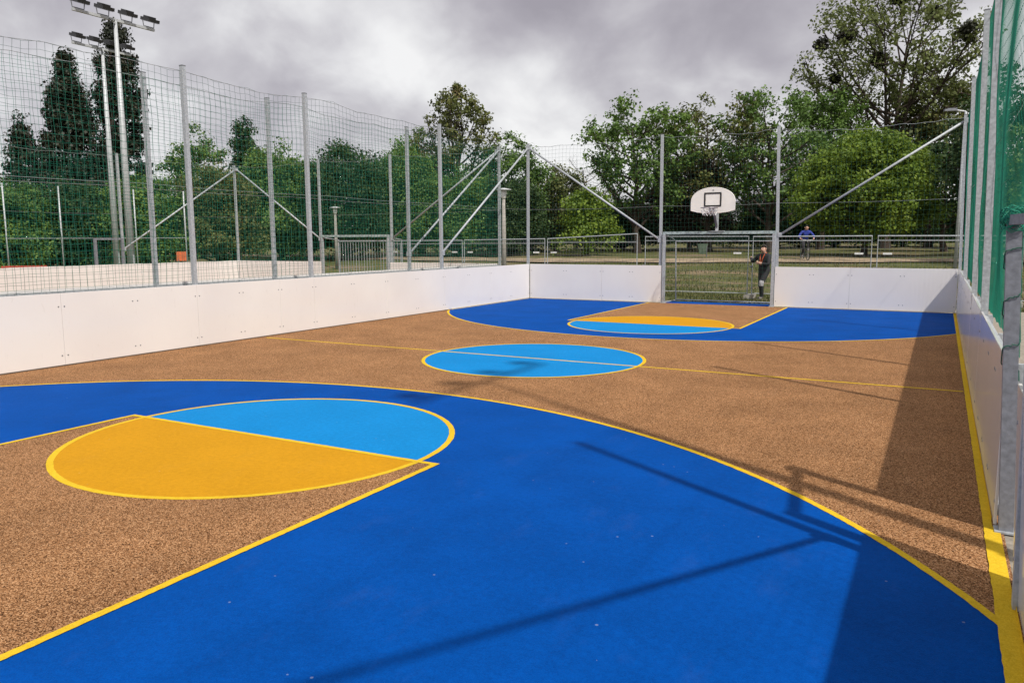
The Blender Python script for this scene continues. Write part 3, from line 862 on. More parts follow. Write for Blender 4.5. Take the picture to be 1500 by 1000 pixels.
# ------------------------------------------------------------------ park lamps, bins and far poles
def park_lamp(label, x, y, h):
    z = terr(x, y)
    g = empty('park_lamp', (x, y, z)); prop(g, label, 'park lamp', 'park lamps behind the courts')
    MB().tube([(0, 0, 0), (0, 0, h*.5), (0, 0, h-.42)], [.105, .085, .06], 12).build('column', M['concrete'], g, smooth=True)
    MB().tube([(0, 0, h-.42), (0, 0, h-.36), (0, 0, h-.08)], [.07, .10, .13], 12).build('lantern', M['white_plastic'], g, smooth=True)
    MB().tube([(0, 0, h-.09), (0, 0, h-.05), (0, 0, h)], [.30, .29, .05], 16).build('shade', M['alu'], g, smooth=True)
park_lamp('concrete park lamp with flat cap left of the far corner post', -9.72, 4.95, 3.88)
park_lamp('distant park lamp with flat cap behind the neighbouring goal', -24.3, 11.55, 3.45)
def street_lamp(label, x, y, h):
    g = empty('street_lamp', (x, y, terr(x, y))); prop(g, label, 'street lamp')
    MB().tube([(0, 0, 0), (0, 0, h)], [.07, .045], 10).build('column', M['galv'], g, smooth=True)
    MB().tube([(0, 0, h), (-.3, -.1, h+.06)], .03, 8).build('arm', M['galv'], g)
    hd = MB(); hd.box((-.50, -.17, h+.07), (.42, .18, .07), .3); hd.box((-.47, -.16, h+.115), (.26, .13, .04), .3)
    hd.build('lamp_head', M['jamb'], g)
street_lamp('street lamp head peeping out beside the far right corner post', 6.05, 11.9, 6.15)

def litter_bin():
    g = empty('litter_bin', (-6.2, 21.4, terr(-6.2, 21.4))); prop(g, 'pale green tapered litter bin on the lawn seen through the goal', 'litter bin')
    b = MB(); b.tube([(0, 0, .18), (0, 0, .75)], [.13, .24], 4, square=True); b.build('bucket', M['bin_green'], g)
    MB().tube([(.2, .1, 0), (.2, .1, .7)], .025, 6).build('stand', M['dark_steel'], g)
litter_bin()
def sign_board():
    g = empty('sign_board', (-32.2, 7.5, 0)); prop(g, 'small orange board on legs behind the neighbouring court', 'board')
    MB().box((0, 0, 1.05), (.06, .58, .52), -.2).build('panel', M['orange_sign'], g)
    for s in (-1, 1): MB().tube([(0, s*.2, 0), (0, s*.2, .9)], .025, 6).build('leg', M['dark_steel'], g)
sign_board()
def barrier():
    g = empty('plastic_barrier', (-26.0, -4.6, 0)); prop(g, 'low red plastic barrier just showing over the distant boards', 'barrier')
    b = MB(); b.prism([(-1.0, 0), (1.0, 0), (.92, .25), (.75, .95), (-.75, .95), (-.92, .25)], -.2, .2); o = b.build('body', M['red_plastic'], g); o.rotation_euler = (0, 0, .95)
    for s in (-1, 1): 
        f = MB().box((s*.6, 0, .05), (.3, .5, .1)).build('foot', M['red_plastic'], g); f.rotation_euler = (0, 0, .95)
barrier()

def pole_line(label, pts, rail, net):
    g = empty('ball_stop_fence', (pts[0][0], pts[0][1], 0)); prop(g, label, 'ball fence', 'thin pole fences far left')
    o0 = Vector((pts[0][0], pts[0][1], 0))
    for x, y, h in pts:
        MB().tube([Vector((x, y, 0))-o0, Vector((x, y, h))-o0], .034, 8).build('pole', M['alu'], g, smooth=True)
    A, B = pts[0], pts[-1]
    for z in rail:
        MB().tube([Vector((A[0], A[1], z))-o0, Vector((B[0], B[1], z))-o0], .014, 6).build('rail', M['dark_steel'], g)
    if net:
        s, nu, nv = fence_net(A[:2], B[:2], .1, net, cell=.22, seed=5, sag=.05)
        b = link('net', cord_mesh(net_lines(s, nu, nv, 6), .004), M['net'], g, -o0)
pole_line('line of thin pale poles with green net before the shrubs at far left', [(-44.5,3.0,3.8),(-43.0,5.8,3.9),(-42.15,7.2,4.05),(-41.15,8.77,4.1),(-38.73,12.17,4.4),(-37.14,14.13,4.65),(-35.37,16.12,4.8)], (1.9,), 3.6)
pole_line('two taller thin poles with a rail nearer than the pole line at far left', [(-32.5,-1.7,4.5),(-31.24,.14,4.5),(-29.48,2.82,4.42),(-34.5+6.3,11.-6.3,4.4)], (2.05,), 0)

# ------------------------------------------------------------------ trees
def env_round(t): return max(0.0, 1-(2*t-1)**2)**.5
ENV = {
    'round': lambda t: max(0.0, 1-abs(2*t-.86)**2.2/1.2)**.6,
    'dome': lambda t: max(0.0, 1-(max(t-.18, 0)/.82)**2.3)**.55*(.72+.28*min(t/.18, 1)),
    'column': lambda t: (.72+.28*math.sin(math.pi*min(t*1.1, 1)))*(1 if t < .72 else max(0.0, 1-((t-.72)/.28)**2)**.5*.92+.08),
    'cone': lambda t: max(.04, (1-t)**.85),
    'vase': lambda t: (.45+.75*t if t < .65 else max(.12, .94*(1-((t-.65)/.37)**2.2))),
    'flame': lambda t: max(.03, (math.sin(math.pi*min(t, 1)**.62)**.8 if t > .3 else .55+.45*t/.3)*(1-.25*t)),
    'shrub': lambda t: max(0.0, 1-t**2.4)**.5*(.86+.14*math.sin(t*9)),
}
def tubes_np(lines, n=6):
    V = []; F = []; base = 0
    for P, r in lines:
        P = np.asarray(P, float); r = np.asarray(r, float); k = len(P)
        t = np.gradient(P, axis=0); t /= np.linalg.norm(t, axis=1)[:, None]+1e-9
        ref = np.where(np.abs(t[:, 2:3]) > .9, np.array([[1., 0, 0]]), np.array([[0, 0, 1.]]))
        a = np.cross(t, ref); a /= np.linalg.norm(a, axis=1)[:, None]+1e-9
        c = np.cross(a, t)
        th = np.arange(n)*2*math.pi/n
        V.append((P[:, None, :] + r[:, None, None]*(a[:, None, :]*np.cos(th)[None, :, None]+c[:, None, :]*np.sin(th)[None, :, None])).reshape(-1, 3))
        i = np.arange(k-1)[:, None]; j = np.arange(n)[None, :]; j2 = (j+1) % n
        F.append(np.stack([base+i*n+j, base+i*n+j2, base+(i+1)*n+j2, base+(i+1)*n+j], -1).reshape(-1, 4))
        base += k*n
    return np_mesh('trunk', np.concatenate(V), np.concatenate(F))

def leaves_np(C, sig, per, size, rs, droop=.2, flat=.75):
    """leaf quads scattered round the clump centres C"""
    n = len(C)*per
    c = np.repeat(C, per, 0); s = np.repeat(sig, per)
    d = rs.normal(size=(n, 3)); d /= np.linalg.norm(d, axis=1)[:, None]
    rad = rs.rand(n)**.45*s*1.55
    p = c + d*rad[:, None]*np.array([1, 1, flat])
    nr = d*.7 + rs.normal(size=(n, 3))*.6 + np.array([0, 0, .5]); nr /= np.linalg.norm(nr, axis=1)[:, None]
    a = np.cross(nr, rs.normal(size=(n, 3))); a /= np.linalg.norm(a, axis=1)[:, None]+1e-9
    a[:, 2] -= droop*.5; a /= np.linalg.norm(a, axis=1)[:, None]
    b = np.cross(nr, a); b /= np.linalg.norm(b, axis=1)[:, None]+1e-9
    L_ = size*(.6+.8*rs.rand(n))[:, None]; w = L_*.36*(.8+.5*rs.rand(n))[:, None]
    fold = nr*(L_*.10)
    v = np.stack([p-a*L_*.5, p+b*w+fold, p+a*L_*.5, p-b*w+fold], 1).reshape(-1, 3)
    f = np.arange(n*4).reshape(-1, 4)
    return v, f

def tree_meshes(h, R, kind, seed, bare_h, nl, ns, per, leaf, sig, fill=0, lean=0.0, trunk_r=None, multi=1, up_=.5):
    rs = np.random.RandomState(seed)
    env = ENV[kind]; lines = []; cl = []; sg = []
    tr = trunk_r or (.035*h*.55+.05)
    for mth in range(multi):
        az0 = 2*math.pi*mth/multi+rs.rand(); sp = (0 if multi == 1 else R*.38)
        topz = h*(.90 if kind in ('column', 'cone') else .80)*(1 if mth == 0 else .75+.2*rs.rand())
        k = 9; zz = np.linspace(0, topz, k)
        tx = np.cumsum(rs.normal(size=k)*.018*h)*.6 + lean*zz + sp*math.cos(az0)*(zz/topz)**1.2
        ty = np.cumsum(rs.normal(size=k)*.018*h)*.6 + sp*math.sin(az0)*(zz/topz)**1.2
        tx[0] = ty[0] = 0
        P = np.stack([tx, ty, zz], 1)
        rr = tr*(1-.88*(zz/topz)**.9)/(1 if multi == 1 else 1.35); rr[0] *= 1.35
        lines.append((P, rr))
        for i in range(nl):
            t0 = (i+rs.rand()*.9)/nl
            z0 = bare_h*.85 + (topz*.97-bare_h*.85)*t0
            bx = np.interp(z0, zz, tx); by = np.interp(z0, zz, ty); br = np.interp(z0, zz, rr)
            az = i*2.399+rs.rand()*.9+mth
            # the limb ends on the crown outline somewhat above its root
            tt = min(max((z0-bare_h)/(h-bare_h), 0)+up_*(.25+.5*rs.rand())*(1-t0*.5), .97)
            er = R*env(tt)*(.72+.33*rs.rand())
            ez = bare_h+(h-bare_h)*tt
            end = np.array([er*math.cos(az)+lean*ez, er*math.sin(az), ez])
            st = np.array([bx, by, z0]); q = np.linspace(0, 1, 6)[:, None]
            mid = (st+end)/2+np.array([0, 0, -.10*(ez-z0)-.03*er])+rs.normal(size=3)*.05*er
            LP = (1-q)**2*st+2*q*(1-q)*mid+q*q*end
            r0 = min(br*.62, tr*.45)
            lines.append((LP, r0*(1-.85*q[:, 0])+.008))
            cl.append(end); sg.append(sig)
            for s in range(ns):
                f = .35+.6*(s+rs.rand())/ns
                a = np.array([np.interp(f, q[:, 0], LP[:, d]) for d in range(3)])
                ln = (.22+.3*rs.rand())*R*(1.15-f*.6)
                dv = rs.normal(size=3)*np.array([1, 1, .7])+np.array([0, 0, .35])+(end-st)/(np.linalg.norm(end-st)+1e-6)*.8
                dv /= np.linalg.norm(dv); b = a+dv*ln
                te = (b[2]-bare_h)/(h-bare_h)
                lim = R*env(min(max(te, 0.0), .99))*1.06
                hr = math.hypot(b[0]-lean*b[2], b[1])
                if hr > lim: b[:2] = b[:2]*(lim/hr)
                if b[2] > h*1.0: b[2] = h*1.0-rs.rand()*.3
                if b[2] < bare_h*.75: b[2] = bare_h*.75+rs.rand()*.4
                mdp = (a+b)/2+rs.normal(size=3)*.06*ln
                lines.append((np.stack([a, mdp, b]), np.array([r0*.4, r0*.25, .006])))
                cl.append(b); sg.append(sig*(.65+.6*rs.rand()))
                cl.append(a*.35+b*.65+rs.normal(size=3)*.1*R*.3); sg.append(sig*(.5+.5*rs.rand()))
    for i in range(fill):
        t = rs.rand()**.9; r_ = R*env(t)*math.sqrt(rs.rand())*(.97); az = rs.rand()*6.283
        z = bare_h+(h-bare_h)*t
        cl.append(np.array([r_*math.cos(az)+lean*z, r_*math.sin(az), z])); sg.append(sig*(.6+.7*rs.rand()))
    tm = tubes_np(lines)
    C = np.array(cl); S = np.array(sg)
    if per == 0: return tm, None
    v, f = leaves_np(C, S, int(per*1.7), leaf*.74, rs)
    return tm, np_mesh('crown', v, f)

def plant_tree(name, label, x, y, meshes, leafmat, cat='tree', group=None, rz=0.0, sc=1.0, scz=None):
    g = empty(name, (x, y, terr(x, y)-.05), rz); g.scale = (sc, sc, scz or sc)
    prop(g, label, cat, group)
    t, c = meshes
    o = link('trunk', t, M['bark'], g); 
    if not t.polygons[0].use_smooth: t.polygons.foreach_set('use_smooth', [True]*len(t.polygons))
    if c is not None:
        if len(c.materials) == 0: c.materials.append(leafmat)
        co = link('crown', c, None, g)
        co.material_slots[0].link = 'OBJECT'; co.material_slots[0].material = leafmat
    return g

# tall dark cypresses at far left
plant_tree('cypress_tree', 'tallest dark cypress behind the two floodlight masts', -43.6, 12.3, tree_meshes(16.1, 1.55, 'column', 3, .6, 46, 4, 30, .24, .34, 260, trunk_r=.3, up_=.3), M['leaf_cypress'], group='dark cypresses at far left')
plant_tree('cypress_tree', 'broad dark cypress left of the floodlight masts', -43.5, 8.6, tree_meshes(13.6, 2.4, 'flame', 5, .6, 42, 4, 30, .24, .38, 300, trunk_r=.3, up_=.3), M['leaf_cypress'], group='dark cypresses at far left')
plant_tree('spruce_tree', 'lower spiky dark conifer at the far left edge', -42.3, 4.9, tree_meshes(9.4, 1.9, 'cone', 7, .4, 34, 4, 20, .24, .34, 60, up_=.1), M['leaf_cypress'])
plant_tree('spruce_tree', 'small dark conifer cut by the left picture edge', -42.9, 2.6, tree_meshes(6.6, 1.7, 'cone', 8, .4, 28, 4, 20, .24, .34, 50, up_=.1), M['leaf_cypress'])
# shrubby trees in a row behind the neighbouring court
SA = tree_meshes(6.0, 3.3, 'shrub', 11, .2, 26, 5, 40, .19, .44, 60, multi=2)
SB = tree_meshes(6.0, 3.3, 'shrub', 12, .2, 26, 5, 40, .19, .44, 60, multi=3)
SC = tree_meshes(6.0, 3.3, 'shrub', 13, .2, 24, 5, 40, .19, .44, 60, multi=2)
sh = [(-38.6,1.4,5.2,SA,'dark green shrub row tree at the left picture edge'),
      (-38.7,5.2,5.4,SB,'dark green shrub row tree below the broad cypress'),
      (-36.2,8.0,5.5,SC,'dark green shrub row tree behind the floodlight masts'),
      (-34.0,11.6,6.1,SA,'dark green shrub row tree behind the left peak of the braces'),
      (-33.2,16.2,7.6,SB,'dark green shrub row tree right of the narrow conifer'),
      (-28.8,17.6,7.3,SC,'dark green shrub row tree above the neighbouring goal'),
      (-26.6,21.0,7.2,SA,'dark green shrub row tree right of the neighbouring goal'),
      (-41.0,-1.8,5.4,SC,'dark green shrub row tree just outside the left picture edge'),
      (-22.8,21.5,5.6,SB,'dark green shrub row tree behind the steep braces'),
      (-19.6,23.0,5.0,SC,'dark green shrub row tree behind the park lamp')]
for i, (x, y, h, ms, lb) in enumerate(sh):
    plant_tree('shrub_tree', lb, x, y, ms, (M['leaf_mid'], M['leaf_dark'], M['leaf_mid'], M['leaf_olive'])[i % 4], 'tree', 'shrub row behind the neighbouring court', rz=i*1.3, sc=1.0+.05*(i % 3), scz=h/6.0)
DA = tree_meshes(9.6, 2.8, 'round', 21, 1.6, 20, 6, 22, .24, .42, 30)
plant_tree('broadleaf_tree', 'rounded loose tree between the first two tall fence posts', -42.4, 17.1, DA, M['leaf_mid'], scz=.99)
plant_tree('cypress_tree', 'narrow green conifer spire above the shrub row', -41.6, 21.1, tree_meshes(10.4, 1.15, 'column', 23, .5, 30, 3, 24, .24, .38, 60, trunk_r=.2, up_=.3), M['leaf_dark'])
plant_tree('broadleaf_tree', 'tall pointed loose tree above the middle of the left fence', -24.8, 25.0, tree_meshes(11.8, 3.5, 'round', 26, 1.5, 30, 8, 11, .25, .30, 0, up_=1.0), M['leaf_olive'])
plant_tree('broadleaf_tree', 'dense green tree left of the tall pointed tree', -28.1, 25.1, DA, M['leaf_mid'], rz=2.0, sc=1.02, scz=.93)
plant_tree('broadleaf_tree', 'green tree behind the far left corner post', -22.0, 27.5, tree_meshes(8.4, 3.2, 'round', 27, 1.0, 22, 6, 22, .25, .46, 40), M['leaf_mid'])
plant_tree('broadleaf_tree', 'smaller yellowish tree right of the far left corner post', -20.3, 31.8, tree_meshes(6.6, 2.7, 'round', 29, .8, 18, 6, 20, .25, .44, 40), M['leaf_olive'])
plant_tree('bare_tree', 'bare twiggy tree above the left brace of the far fence', -20.6, 38.3, tree_meshes(8.2, 3.2, 'vase', 31, 1.6, 26, 12, 0, .2, .3, 0), None)
plant_tree('spruce_tree', 'small dark spruce under the bare tree', -23.1, 41.8, tree_meshes(6.2, 1.2, 'cone', 33, .4, 24, 3, 18, .22, .28, 40, up_=.1), M['leaf_cypress'])
plant_tree('bush', 'bright green bush behind the sloping mesh fence panel', -14.3, 23.8, tree_meshes(4.0, 2.5, 'shrub', 35, .3, 16, 5, 26, .24, .42, 50), M['leaf_lime'], 'bush')
# big open trees behind the hoop
GA = (M['leaf_olive'], M['leaf_mid'])
plant_tree('broadleaf_tree', 'big sparse tree left of the hoop with sky between its branches', -13.0, 29.6, tree_meshes(10.6, 4.4, 'vase', 41, 1.6, 28, 8, 13, .28, .36, 0, up_=.7), M['leaf_mid'], group='big open trees behind the hoop')
plant_tree('broadleaf_tree', 'big sparse brownish tree directly behind the hoop', -9.2, 33.9, tree_meshes(11.2, 4.9, 'vase', 43, 1.8, 28, 8, 10, .28, .34, 0, up_=.7), M['leaf_olive'], group='big open trees behind the hoop')
plant_tree('broadleaf_tree', 'big sparse tree behind the right goal side fence post', -4.7, 32.9, tree_meshes(10.9, 4.5, 'vase', 45, 1.8, 28, 8, 11, .28, .35, 0, up_=.7), M['leaf_mid'], group='big open trees behind the hoop')
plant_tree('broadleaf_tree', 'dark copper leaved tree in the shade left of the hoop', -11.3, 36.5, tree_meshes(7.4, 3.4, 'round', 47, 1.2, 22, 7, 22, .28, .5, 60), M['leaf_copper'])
# poplar with mistletoe
def poplar():
    g = plant_tree('poplar_tree', 'tallest airy poplar with dark mistletoe balls at the upper right', 1.6, 45.8, tree_meshes(21.4, 7.6, 'vase', 52, 3.2, 32, 11, 12, .33, .48, 0, up_=.9, trunk_r=.42), M['leaf_pale'])
    rs = np.random.RandomState(9)
    for i, (x, y, z, r) in enumerate([(-5.0, -2.2, 15.6, .62), (-3.2, -2.5, 15.9, .8), (-1.0, -2.4, 14.0, .62), (4.6, -2.5, 15.2, .85), (.2, -2.0, 18.2, .5), (2.6, -2.2, 16.9, .5), (-4.0, -2.0, 13.0, .45)]):
        C = rs.normal(size=(26, 3)); C /= np.linalg.norm(C, axis=1)[:, None]
        v, f = leaves_np(C*r*.55, np.full(26, r*.42), 26, .20, rs)
        o = link('mistletoe_ball', np_mesh('mistletoe_ball', v, f), M['mistletoe'], g, (x, y, z)); prop(o, kind='stuff')
poplar()
plant_tree('broadleaf_tree', 'slender tree between the big open trees and the poplar', -2.6, 41.3, tree_meshes(12.4, 3.2, 'round', 53, 2.2, 22, 7, 18, .28, .42, 10, up_=.7), M['leaf_mid'])
plant_tree('linden_tree', 'dense round bright green tree right of the goal', 1.75, 25.6, tree_meshes(6.7, 3.95, 'dome', 55, .95, 40, 7, 34, .22, .42, 240, up_=.5), M['leaf_lime'])
plant_tree('broadleaf_tree', 'dark tree standing beside the far right corner post', 5.7, 35.9, tree_meshes(8.2, 2.9, 'round', 57, 1.6, 20, 7, 20, .27, .46, 30), M['leaf_dark'])
plant_tree('broadleaf_tree', 'dark olive tree under the poplar crown at the right', 4.6, 49.0, tree_meshes(13.4, 4.6, 'round', 59, 2.0, 24, 8, 20, .32, .6, 40), M['leaf_olive'])
plant_tree('broadleaf_tree', 'dark tree seen through the right green net', 7.9, 23.9, tree_meshes(9.4, 2.3, 'round', 61, 1.8, 20, 6, 20, .25, .42, 20), M['leaf_dark'], group='trees behind the right green net')
plant_tree('broadleaf_tree', 'low green tree seen through the right green net', 9.6, 17.8, tree_meshes(6.6, 2.2, 'round', 63, 1.4, 18, 6, 20, .22, .38, 20), M['leaf_mid'], group='trees behind the right green net')
plant_tree('broadleaf_tree', 'larger green tree behind the net at the right picture edge', 12.2, 25.6, tree_meshes(11.0, 3.4, 'round', 65, 1.8, 22, 6, 20, .26, .5, 30), M['leaf_mid'], group='trees behind the right green net')
# dark shrubs closing the view behind the lawn
for i, (x, y, h, lb) in enumerate([(-17.5,38.5,4.2,'dark shrub far behind the sloping fence panel'), (-12.6,44.0,4.6,'dark shrub far behind the goal at its left post'),
                                   (-7.6,47.5,4.6,'dark shrub far behind the middle of the goal'), (-2.6,50.0,4.6,'dark shrub far behind the right goal post'),
                                   (8.4,46.0,4.6,'dark shrub far behind the far right corner'), (-24.5,33.0,5.0,'dark shrub far behind the far left corner post'), (13.0,40.0,5.5,'dark shrub far behind the right net'),
                                   (2.6,53.0,3.4,'dark shrub far behind the round bright green tree')]):
    plant_tree('dark_shrub', lb, x, y, (SB, SA, SC)[i % 3], M['leaf_dark'], 'shrub', 'dark shrubs closing the lawn', rz=i*1.9+.5, sc=1.22, scz=h/6.0)
# distant wood closing the horizon
def wood():
    rs = np.random.RandomState(77); C = []
    for i in range(1500):
        a = rs.rand()*1.75-.30
        d = 95+rs.rand()*25
        x = CAM.x-math.sin(a)*d; y = CAM.y+math.cos(a)*d
        C.append((x, y, terr(x, y)+rs.rand()**1.4*(3.0+1.1*math.sin(a*19)+.8*math.sin(a*47))))
    v, f = leaves_np(np.array(C), np.full(1500, 1.5), 26, .75, rs)
    o = link('distant_wood', np_mesh('distant_wood', v, f), M['leaf_dark']); prop(o, 'distant dark wood closing the view behind the park', 'wood', kind='stuff')
wood()
def ragged_grass():
    rs = np.random.RandomState(4)
    n = 26000
    x = rs.uniform(-12, 12, n); y = 1.3+ (rs.rand(n)**1.4)*16
    keep = (np.sin(x*1.1+y*.7)+np.sin(y*1.9-x*.4)+rs.normal(size=n)*.8) > -.5
    x = x[keep]; y = y[keep]; n = len(x)
    z = np.array([terr(a, b) for a, b in zip(x, y)])-.03
    az = rs.rand(n)*6.283; h = .05+.09*rs.rand(n); w = .012+.014*rs.rand(n)
    ln = rs.normal(size=(n, 2))*.05
    v = np.stack([np.stack([x-w*np.cos(az), y-w*np.sin(az), z], 1), np.stack([x+w*np.cos(az), y+w*np.sin(az), z], 1), np.stack([x+ln[:, 0], y+ln[:, 1], z+h], 1)], 1).reshape(-1, 3)
    o = link('grass', np_mesh('grass', v, np.arange(n*3).reshape(-1, 3)), M['grass']); prop(o, 'short ragged grass growing behind the far end of the court', 'grass', kind='stuff')
ragged_grass()

# ------------------------------------------------------------------ people
def skin_body(name, verts, edges, zones, parent, mats):
    """verts: list of (pos, radius); grown with a Skin modifier, then frozen; zones(face centre, face vertex) -> slot"""
    me = bpy.data.meshes.new(name+'_skeleton')
    me.from_pydata([v[0] for v in verts], edges, []); me.update()
    o = bpy.data.objects.new(name, me); COL.objects.link(o)
    sk = o.modifiers.new('Skin', 'SKIN'); sk.use_smooth_shade = True
    if not me.skin_vertices: me.skin_vertices.new()
    for i, v in enumerate(verts):
        r = v[1] if isinstance(v[1], tuple) else (v[1], v[1])
        me.skin_vertices[0].data[i].radius = r; me.skin_vertices[0].data[i].use_root = (i == 0)
    ss = o.modifiers.new('Sub', 'SUBSURF'); ss.levels = 2; ss.render_levels = 2
    dg = bpy.context.evaluated_depsgraph_get()
    ne = bpy.data.meshes.new_from_object(o.evaluated_get(dg))
    bpy.data.objects.remove(o, do_unlink=True)
    ne.name = name
    ne.materials.clear()
    for mm in mats: ne.materials.append(mm)
    for p in ne.polygons:
        p.use_smooth = True; p.material_index = zones(p.center)
    ob = bpy.data.objects.new(name, ne); COL.objects.link(ob); ob.parent = parent
    return ob

def seg_d(p, a, b):
    a = Vector(a); b = Vector(b); ab = b-a; t = max(0, min(1, (p-a).dot(ab)/ab.length_squared)); return (p-(a+ab*t)).length

def build_person(label, loc, rz, J, zones, mats, extras):
    """J: joints dict. forward = +x, left = +y"""
    g = empty('person', loc, rz); prop(g, label, 'person', None)
    V = []; E = []; idx = {}
    def add(k, p, r, to=None):
        idx[k] = len(V); V.append((p, r))
        if to is not None: E.append((idx[to], idx[k]))
    add('pelvis', *J['pelvis'])
    prev = 'pelvis'
    for k in ('waist', 'chest', 'upper', 'neck', 'jaw', 'head', 'crown'):
        add(k, *J[k], prev); prev = k
    add('nose', *J['nose'], 'head')
    for s in ('r', 'l'):
        prev = 'pelvis'
        for k in ('hip', 'knee', 'calf', 'ankle', 'toe'):
            if s+k in J: add(s+k, *J[s+k], prev); prev = s+k
        prev = 'upper'
        for k in ('sho', 'elb', 'wri', 'palm'):
            add(s+k, *J[s+k], prev); prev = s+k
        pw = Vector(J[s+'wri'][0]); pp = Vector(J[s+'palm'][0]); d = (pp-pw).normalized()
        side = d.cross(Vector((0, 0, 1))).normalized() if abs(d.z) < .9 else Vector((0, 1, 0))
        upv = side.cross(d).normalized(); curl = J.get(s+'curl', side)
        curl = Vector(curl)
        for k in range(4):
            o_ = upv*(.030-.020*k)
            ln = (.062, .072, .066, .05)[k]
            a = pp+o_+d*.03
            add(f'{s}f{k}a', tuple(a), .0105, s+'palm')
            b = a+d*ln*.5+curl*.012; add(f'{s}f{k}b', tuple(b), .0095, f'{s}f{k}a')
            c = b+d*ln*.22+curl*.034; add(f'{s}f{k}c', tuple(c), .0085, f'{s}f{k}b')
        a = pw+d*.03+upv*.035+curl*.012; add(f'{s}ta', tuple(a), .012, s+'wri')
        b = a+d*.03+upv*.018+curl*.015; add(f'{s}tb', tuple(b), .010, f'{s}ta')
    body = skin_body('body', V, E, zones, g, mats)
    extras(g, body)
    return g

def head_extras(c, g, hairmat, rx=.082, beard=False):
    c = Vector(c)
    # hair cap: upper back part of an ellipsoid, uneven edge
    vs = []; fs = []; n, m_ = 14, 8; q = random.Random(5)
    for i in range(m_+1):
        th = (i/m_)*1.75
        for j in range(n):
            ph = 2*math.pi*j/n
            lim = 1.0 if math.cos(ph) < .1 else .46
            t = th*lim
            r_ = 1.06+.03*q.random()
            vs.append((c.x-.008+math.sin(t)*math.cos(ph)*(rx+.018)*r_, c.y+math.sin(t)*math.sin(ph)*(rx+.004)*r_, c.z+.02+math.cos(t)*.105*r_))
    for i in range(m_):
        for j in range(n):
            fs.append((i*n+j, i*n+(j+1) % n, (i+1)*n+(j+1) % n, (i+1)*n+j))
    b = MB().add(vs, fs).build('hair', hairmat, g, smooth=True)
    for s in (-1, 1):
        e_ = MB(); e_.tube([(c.x+rx*.86, c.y+s*.032, c.z+.012), (c.x+rx*.98, c.y+s*.032, c.z+.012)], .010, 6); e_.build('eye', M['eye'], g)
        e_ = MB(); e_.tube([(c.x-.005, c.y+s*(rx*.94), c.z-.03), (c.x-.015, c.y+s*(rx+.012), c.z), (c.x-.01, c.y+s*(rx*.96), c.z+.03)], .012, 6); e_.build('ear', M['skin'], g)
    MB().tube([(c.x+rx*.90, c.y-.025, c.z-.055), (c.x+rx*1.0, c.y, c.z-.057), (c.x+rx*.90, c.y+.025, c.z-.055)], .006, 6).build('mouth', M['lip'], g)

# person leaning on the mesh fence, seen through the goal
JA = {
 'pelvis': ((0, 0, .90), (.15, .18)), 'waist': ((.0, 0, 1.03), (.145, .18)), 'chest': ((.01, 0, 1.20), (.145, .195)), 'upper': ((.015, 0, 1.34), (.11, .16)),
 'neck': ((.03, 0, 1.44), .062), 'jaw': ((.055, 0, 1.50), (.078, .07)), 'head': ((.05, 0, 1.575), (.098, .086)), 'crown': ((.045, 0, 1.64), (.07, .065)), 'nose': ((.150, 0, 1.565), .012),
 'rhip': ((.0, -.10, .84), .112), 'rknee': ((.03, -.10, .48), .078), 'rcalf': ((.0, -.09, .33), .068), 'rankle': ((-.01, -.11, .09), .042), 'rtoe': ((.15, -.13, .04), .038),
 'lhip': ((.02, .10, .84), .112), 'lknee': ((.19, .07, .53), .082), 'lcalf': ((.14, .05, .36), .068), 'lankle': ((.08, .03, .11), .048), 'ltoe': ((.22, .04, .04), .040),
 'rsho': ((.02, -.20, 1.36), .078), 'relb': ((.10, -.40, 1.17), .062), 'rwri': ((.02, -.52, 1.27), .040), 'rpalm': ((-.02, -.575, 1.29), (.030, .038)), 'rcurl': (-1, 0, 0),
 'lsho': ((.02, .20, 1.35), .078), 'lelb': ((.13, .28, 1.10), .064), 'lwri': ((.25, .04, 1.14), .040), 'lpalm': ((.25, -.04, 1.15), (.030, .038)), 'lcurl': (-1, 0, -.2),
}
def zones_a(p):
    if p.z > 1.455: return 0
    for s in ('r', 'l'):
        if seg_d(p, JA[s+'wri'][0], JA[s+'palm'][0]) < .075 and (p-Vector(JA[s+'elb'][0])).length > .215: return 0
    if p.z < .105: return 3
    if p.z < .84:
        if .46 < p.z < .62 and p.x > .16: return 4
        return 2
    return 1
def extras_a(g, body):
    head_extras((.05, 0, 1.575), g, M['hair'])
    for s in (-1, 1):
        MB().tube([(-.02, s*.06, 1.47), (.10, s*.075, 1.40), (.150, s*.045, 1.26), (.155, s*.02, 1.14)], .013, 6).build('strap', M['orange_strap'], g)
    MB().tube([(-.06, -.08, 1.44), (-.085, 0, 1.455), (-.06, .08, 1.44), (.05, .085, 1.42), (.10, .04, 1.41), (.11, 0, 1.40), (.10, -.04, 1.41), (.05, -.085, 1.42)], .02, 6, closed=True).build('collar', M['jacket_black'], g)
person_a = build_person('person in black clothes with orange straps leaning on the fence beside the goal', (.82, 2.58, -.02), math.radians(238), JA, zones_a,
             [M['skin'], M['jacket_black'], M['trousers_black'], M['shoe'], M['grey_patch']], extras_a)

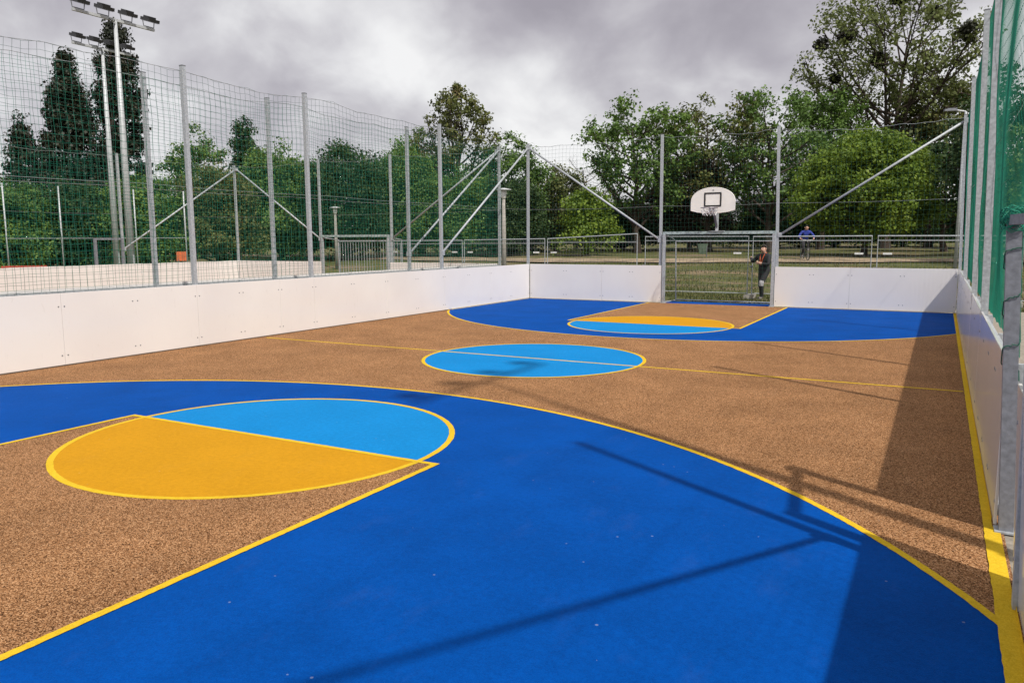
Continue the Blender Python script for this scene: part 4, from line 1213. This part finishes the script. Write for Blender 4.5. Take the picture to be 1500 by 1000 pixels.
# person on a bicycle in the park
bx, by = -.47, 19.48
bz = terr(bx, by)+.0
BR = math.atan2(CAM.y-by, CAM.x-bx)+.25
def bicycle():
    g = empty('bicycle', (bx, by, bz), BR); prop(g, 'dark bicycle ridden by the person in blue on the lawn', 'bicycle')
    for x in (-.52, .55):
        w = MB().tube([(x+.33*math.cos(a), 0, .34+.33*math.sin(a)) for a in [i*math.pi/14 for i in range(28)]], .020, 8, closed=True).build('wheel', M['tyre'], g)
        b = MB()
        for i in range(14):
            a = i*math.pi/7; b.tube([(x, 0, .34), (x+.31*math.cos(a), 0, .34+.31*math.sin(a))], .003, 4, caps=False)
        b.build('spokes', M['chain'], w)
    f = MB()
    for a, b_ in [((-.52,0,.34),(-.06,0,.30)), ((-.06,0,.30),(-.20,0,.82)), ((-.06,0,.30),(.38,0,.78)), ((-.17,0,.74),(.36,0,.86)), ((-.52,0,.34),(-.18,0,.76)), ((.36,0,.92),(.55,0,.34))]:
        f.tube([a, b_], .018, 8)
    f.build('frame', M['lamp_black'], g)
    MB().tube([(.34, -.30, 1.02), (.42, -.12, 1.0), (.38, 0, .98), (.42, .12, 1.0), (.34, .30, 1.02)], .014, 8).tube([(.36, 0, .9), (.38, 0, .99)], .016, 8).build('handlebar', M['chain'], g)
    MB().prism([(-.34, -.07), (-.22, -.08), (.0, -.02), (.0, .02), (-.22, .08), (-.34, .07)], .86, .91, 'z').build('saddle', M['black'], g)
    MB().tube([(-.06, -.12, .14), (-.06, -.08, .14), (-.06, -.08, .30), (-.06, .08, .30), (-.06, .08, .46), (-.06, .12, .46)], .010, 6).build('crank', M['chain'], g)
bicycle()
JB = {
 'pelvis': ((-.18, 0, 1.00), (.13, .15)), 'waist': ((-.12, 0, 1.12), (.13, .15)), 'chest': ((-.03, 0, 1.28), (.14, .18)), 'upper': ((.05, 0, 1.40), (.10, .15)),
 'neck': ((.09, 0, 1.49), .055), 'jaw': ((.13, 0, 1.545), (.07, .065)), 'head': ((.13, 0, 1.62), (.092, .08)), 'crown': ((.12, 0, 1.685), (.07, .065)), 'nose': ((.228, 0, 1.61), .012),
 'rhip': ((-.10, -.11, .96), .10), 'rknee': ((.22, -.14, .66), .070), 'rcalf': ((.10, -.14, .45), .058), 'rankle': ((-.06, -.14, .24), .042), 'rtoe': ((.08, -.14, .17), .036),
 'lhip': ((-.10, .11, .97), .10), 'lknee': ((.24, .14, .93), .070), 'lcalf': ((.12, .14, .76), .058), 'lankle': ((-.05, .14, .56), .042), 'ltoe': ((.09, .14, .49), .036),
 'rsho': ((.05, -.21, 1.40), .072), 'relb': ((.14, -.37, 1.18), .056), 'rwri': ((.31, -.31, 1.06), .038), 'rpalm': ((.37, -.29, 1.045), (.030, .038)), 'rcurl': (0, 0, -1),
 'lsho': ((.05, .21, 1.40), .072), 'lelb': ((.14, .37, 1.18), .056), 'lwri': ((.31, .31, 1.06), .038), 'lpalm': ((.37, .29, 1.045), (.030, .038)), 'lcurl': (0, 0, -1),
}
def zones_b(p):
    if p.z > 1.50: return 0
    for s in ('r', 'l'):
        if seg_d(p, JB[s+'wri'][0], JB[s+'palm'][0]) < .08 and p.x > .27 and p.z > .97: return 0
    if (p.z < .27 and p.y < 0) or (p.y > 0 and p.z < .585 and p.x < .2): return 3
    if p.z > 1.06 and not (p.x > .12 and p.z < 1.0): return 1
    return 2
def extras_b(g, body):
    head_extras((.13, 0, 1.62), g, M['hair'])
build_person('person in a bright blue jacket cycling across the park', (bx, by, bz), BR, JB, zones_b,
             [M['skin'], M['jacket_blue'], M['trousers_black'], M['shoe']], extras_b)
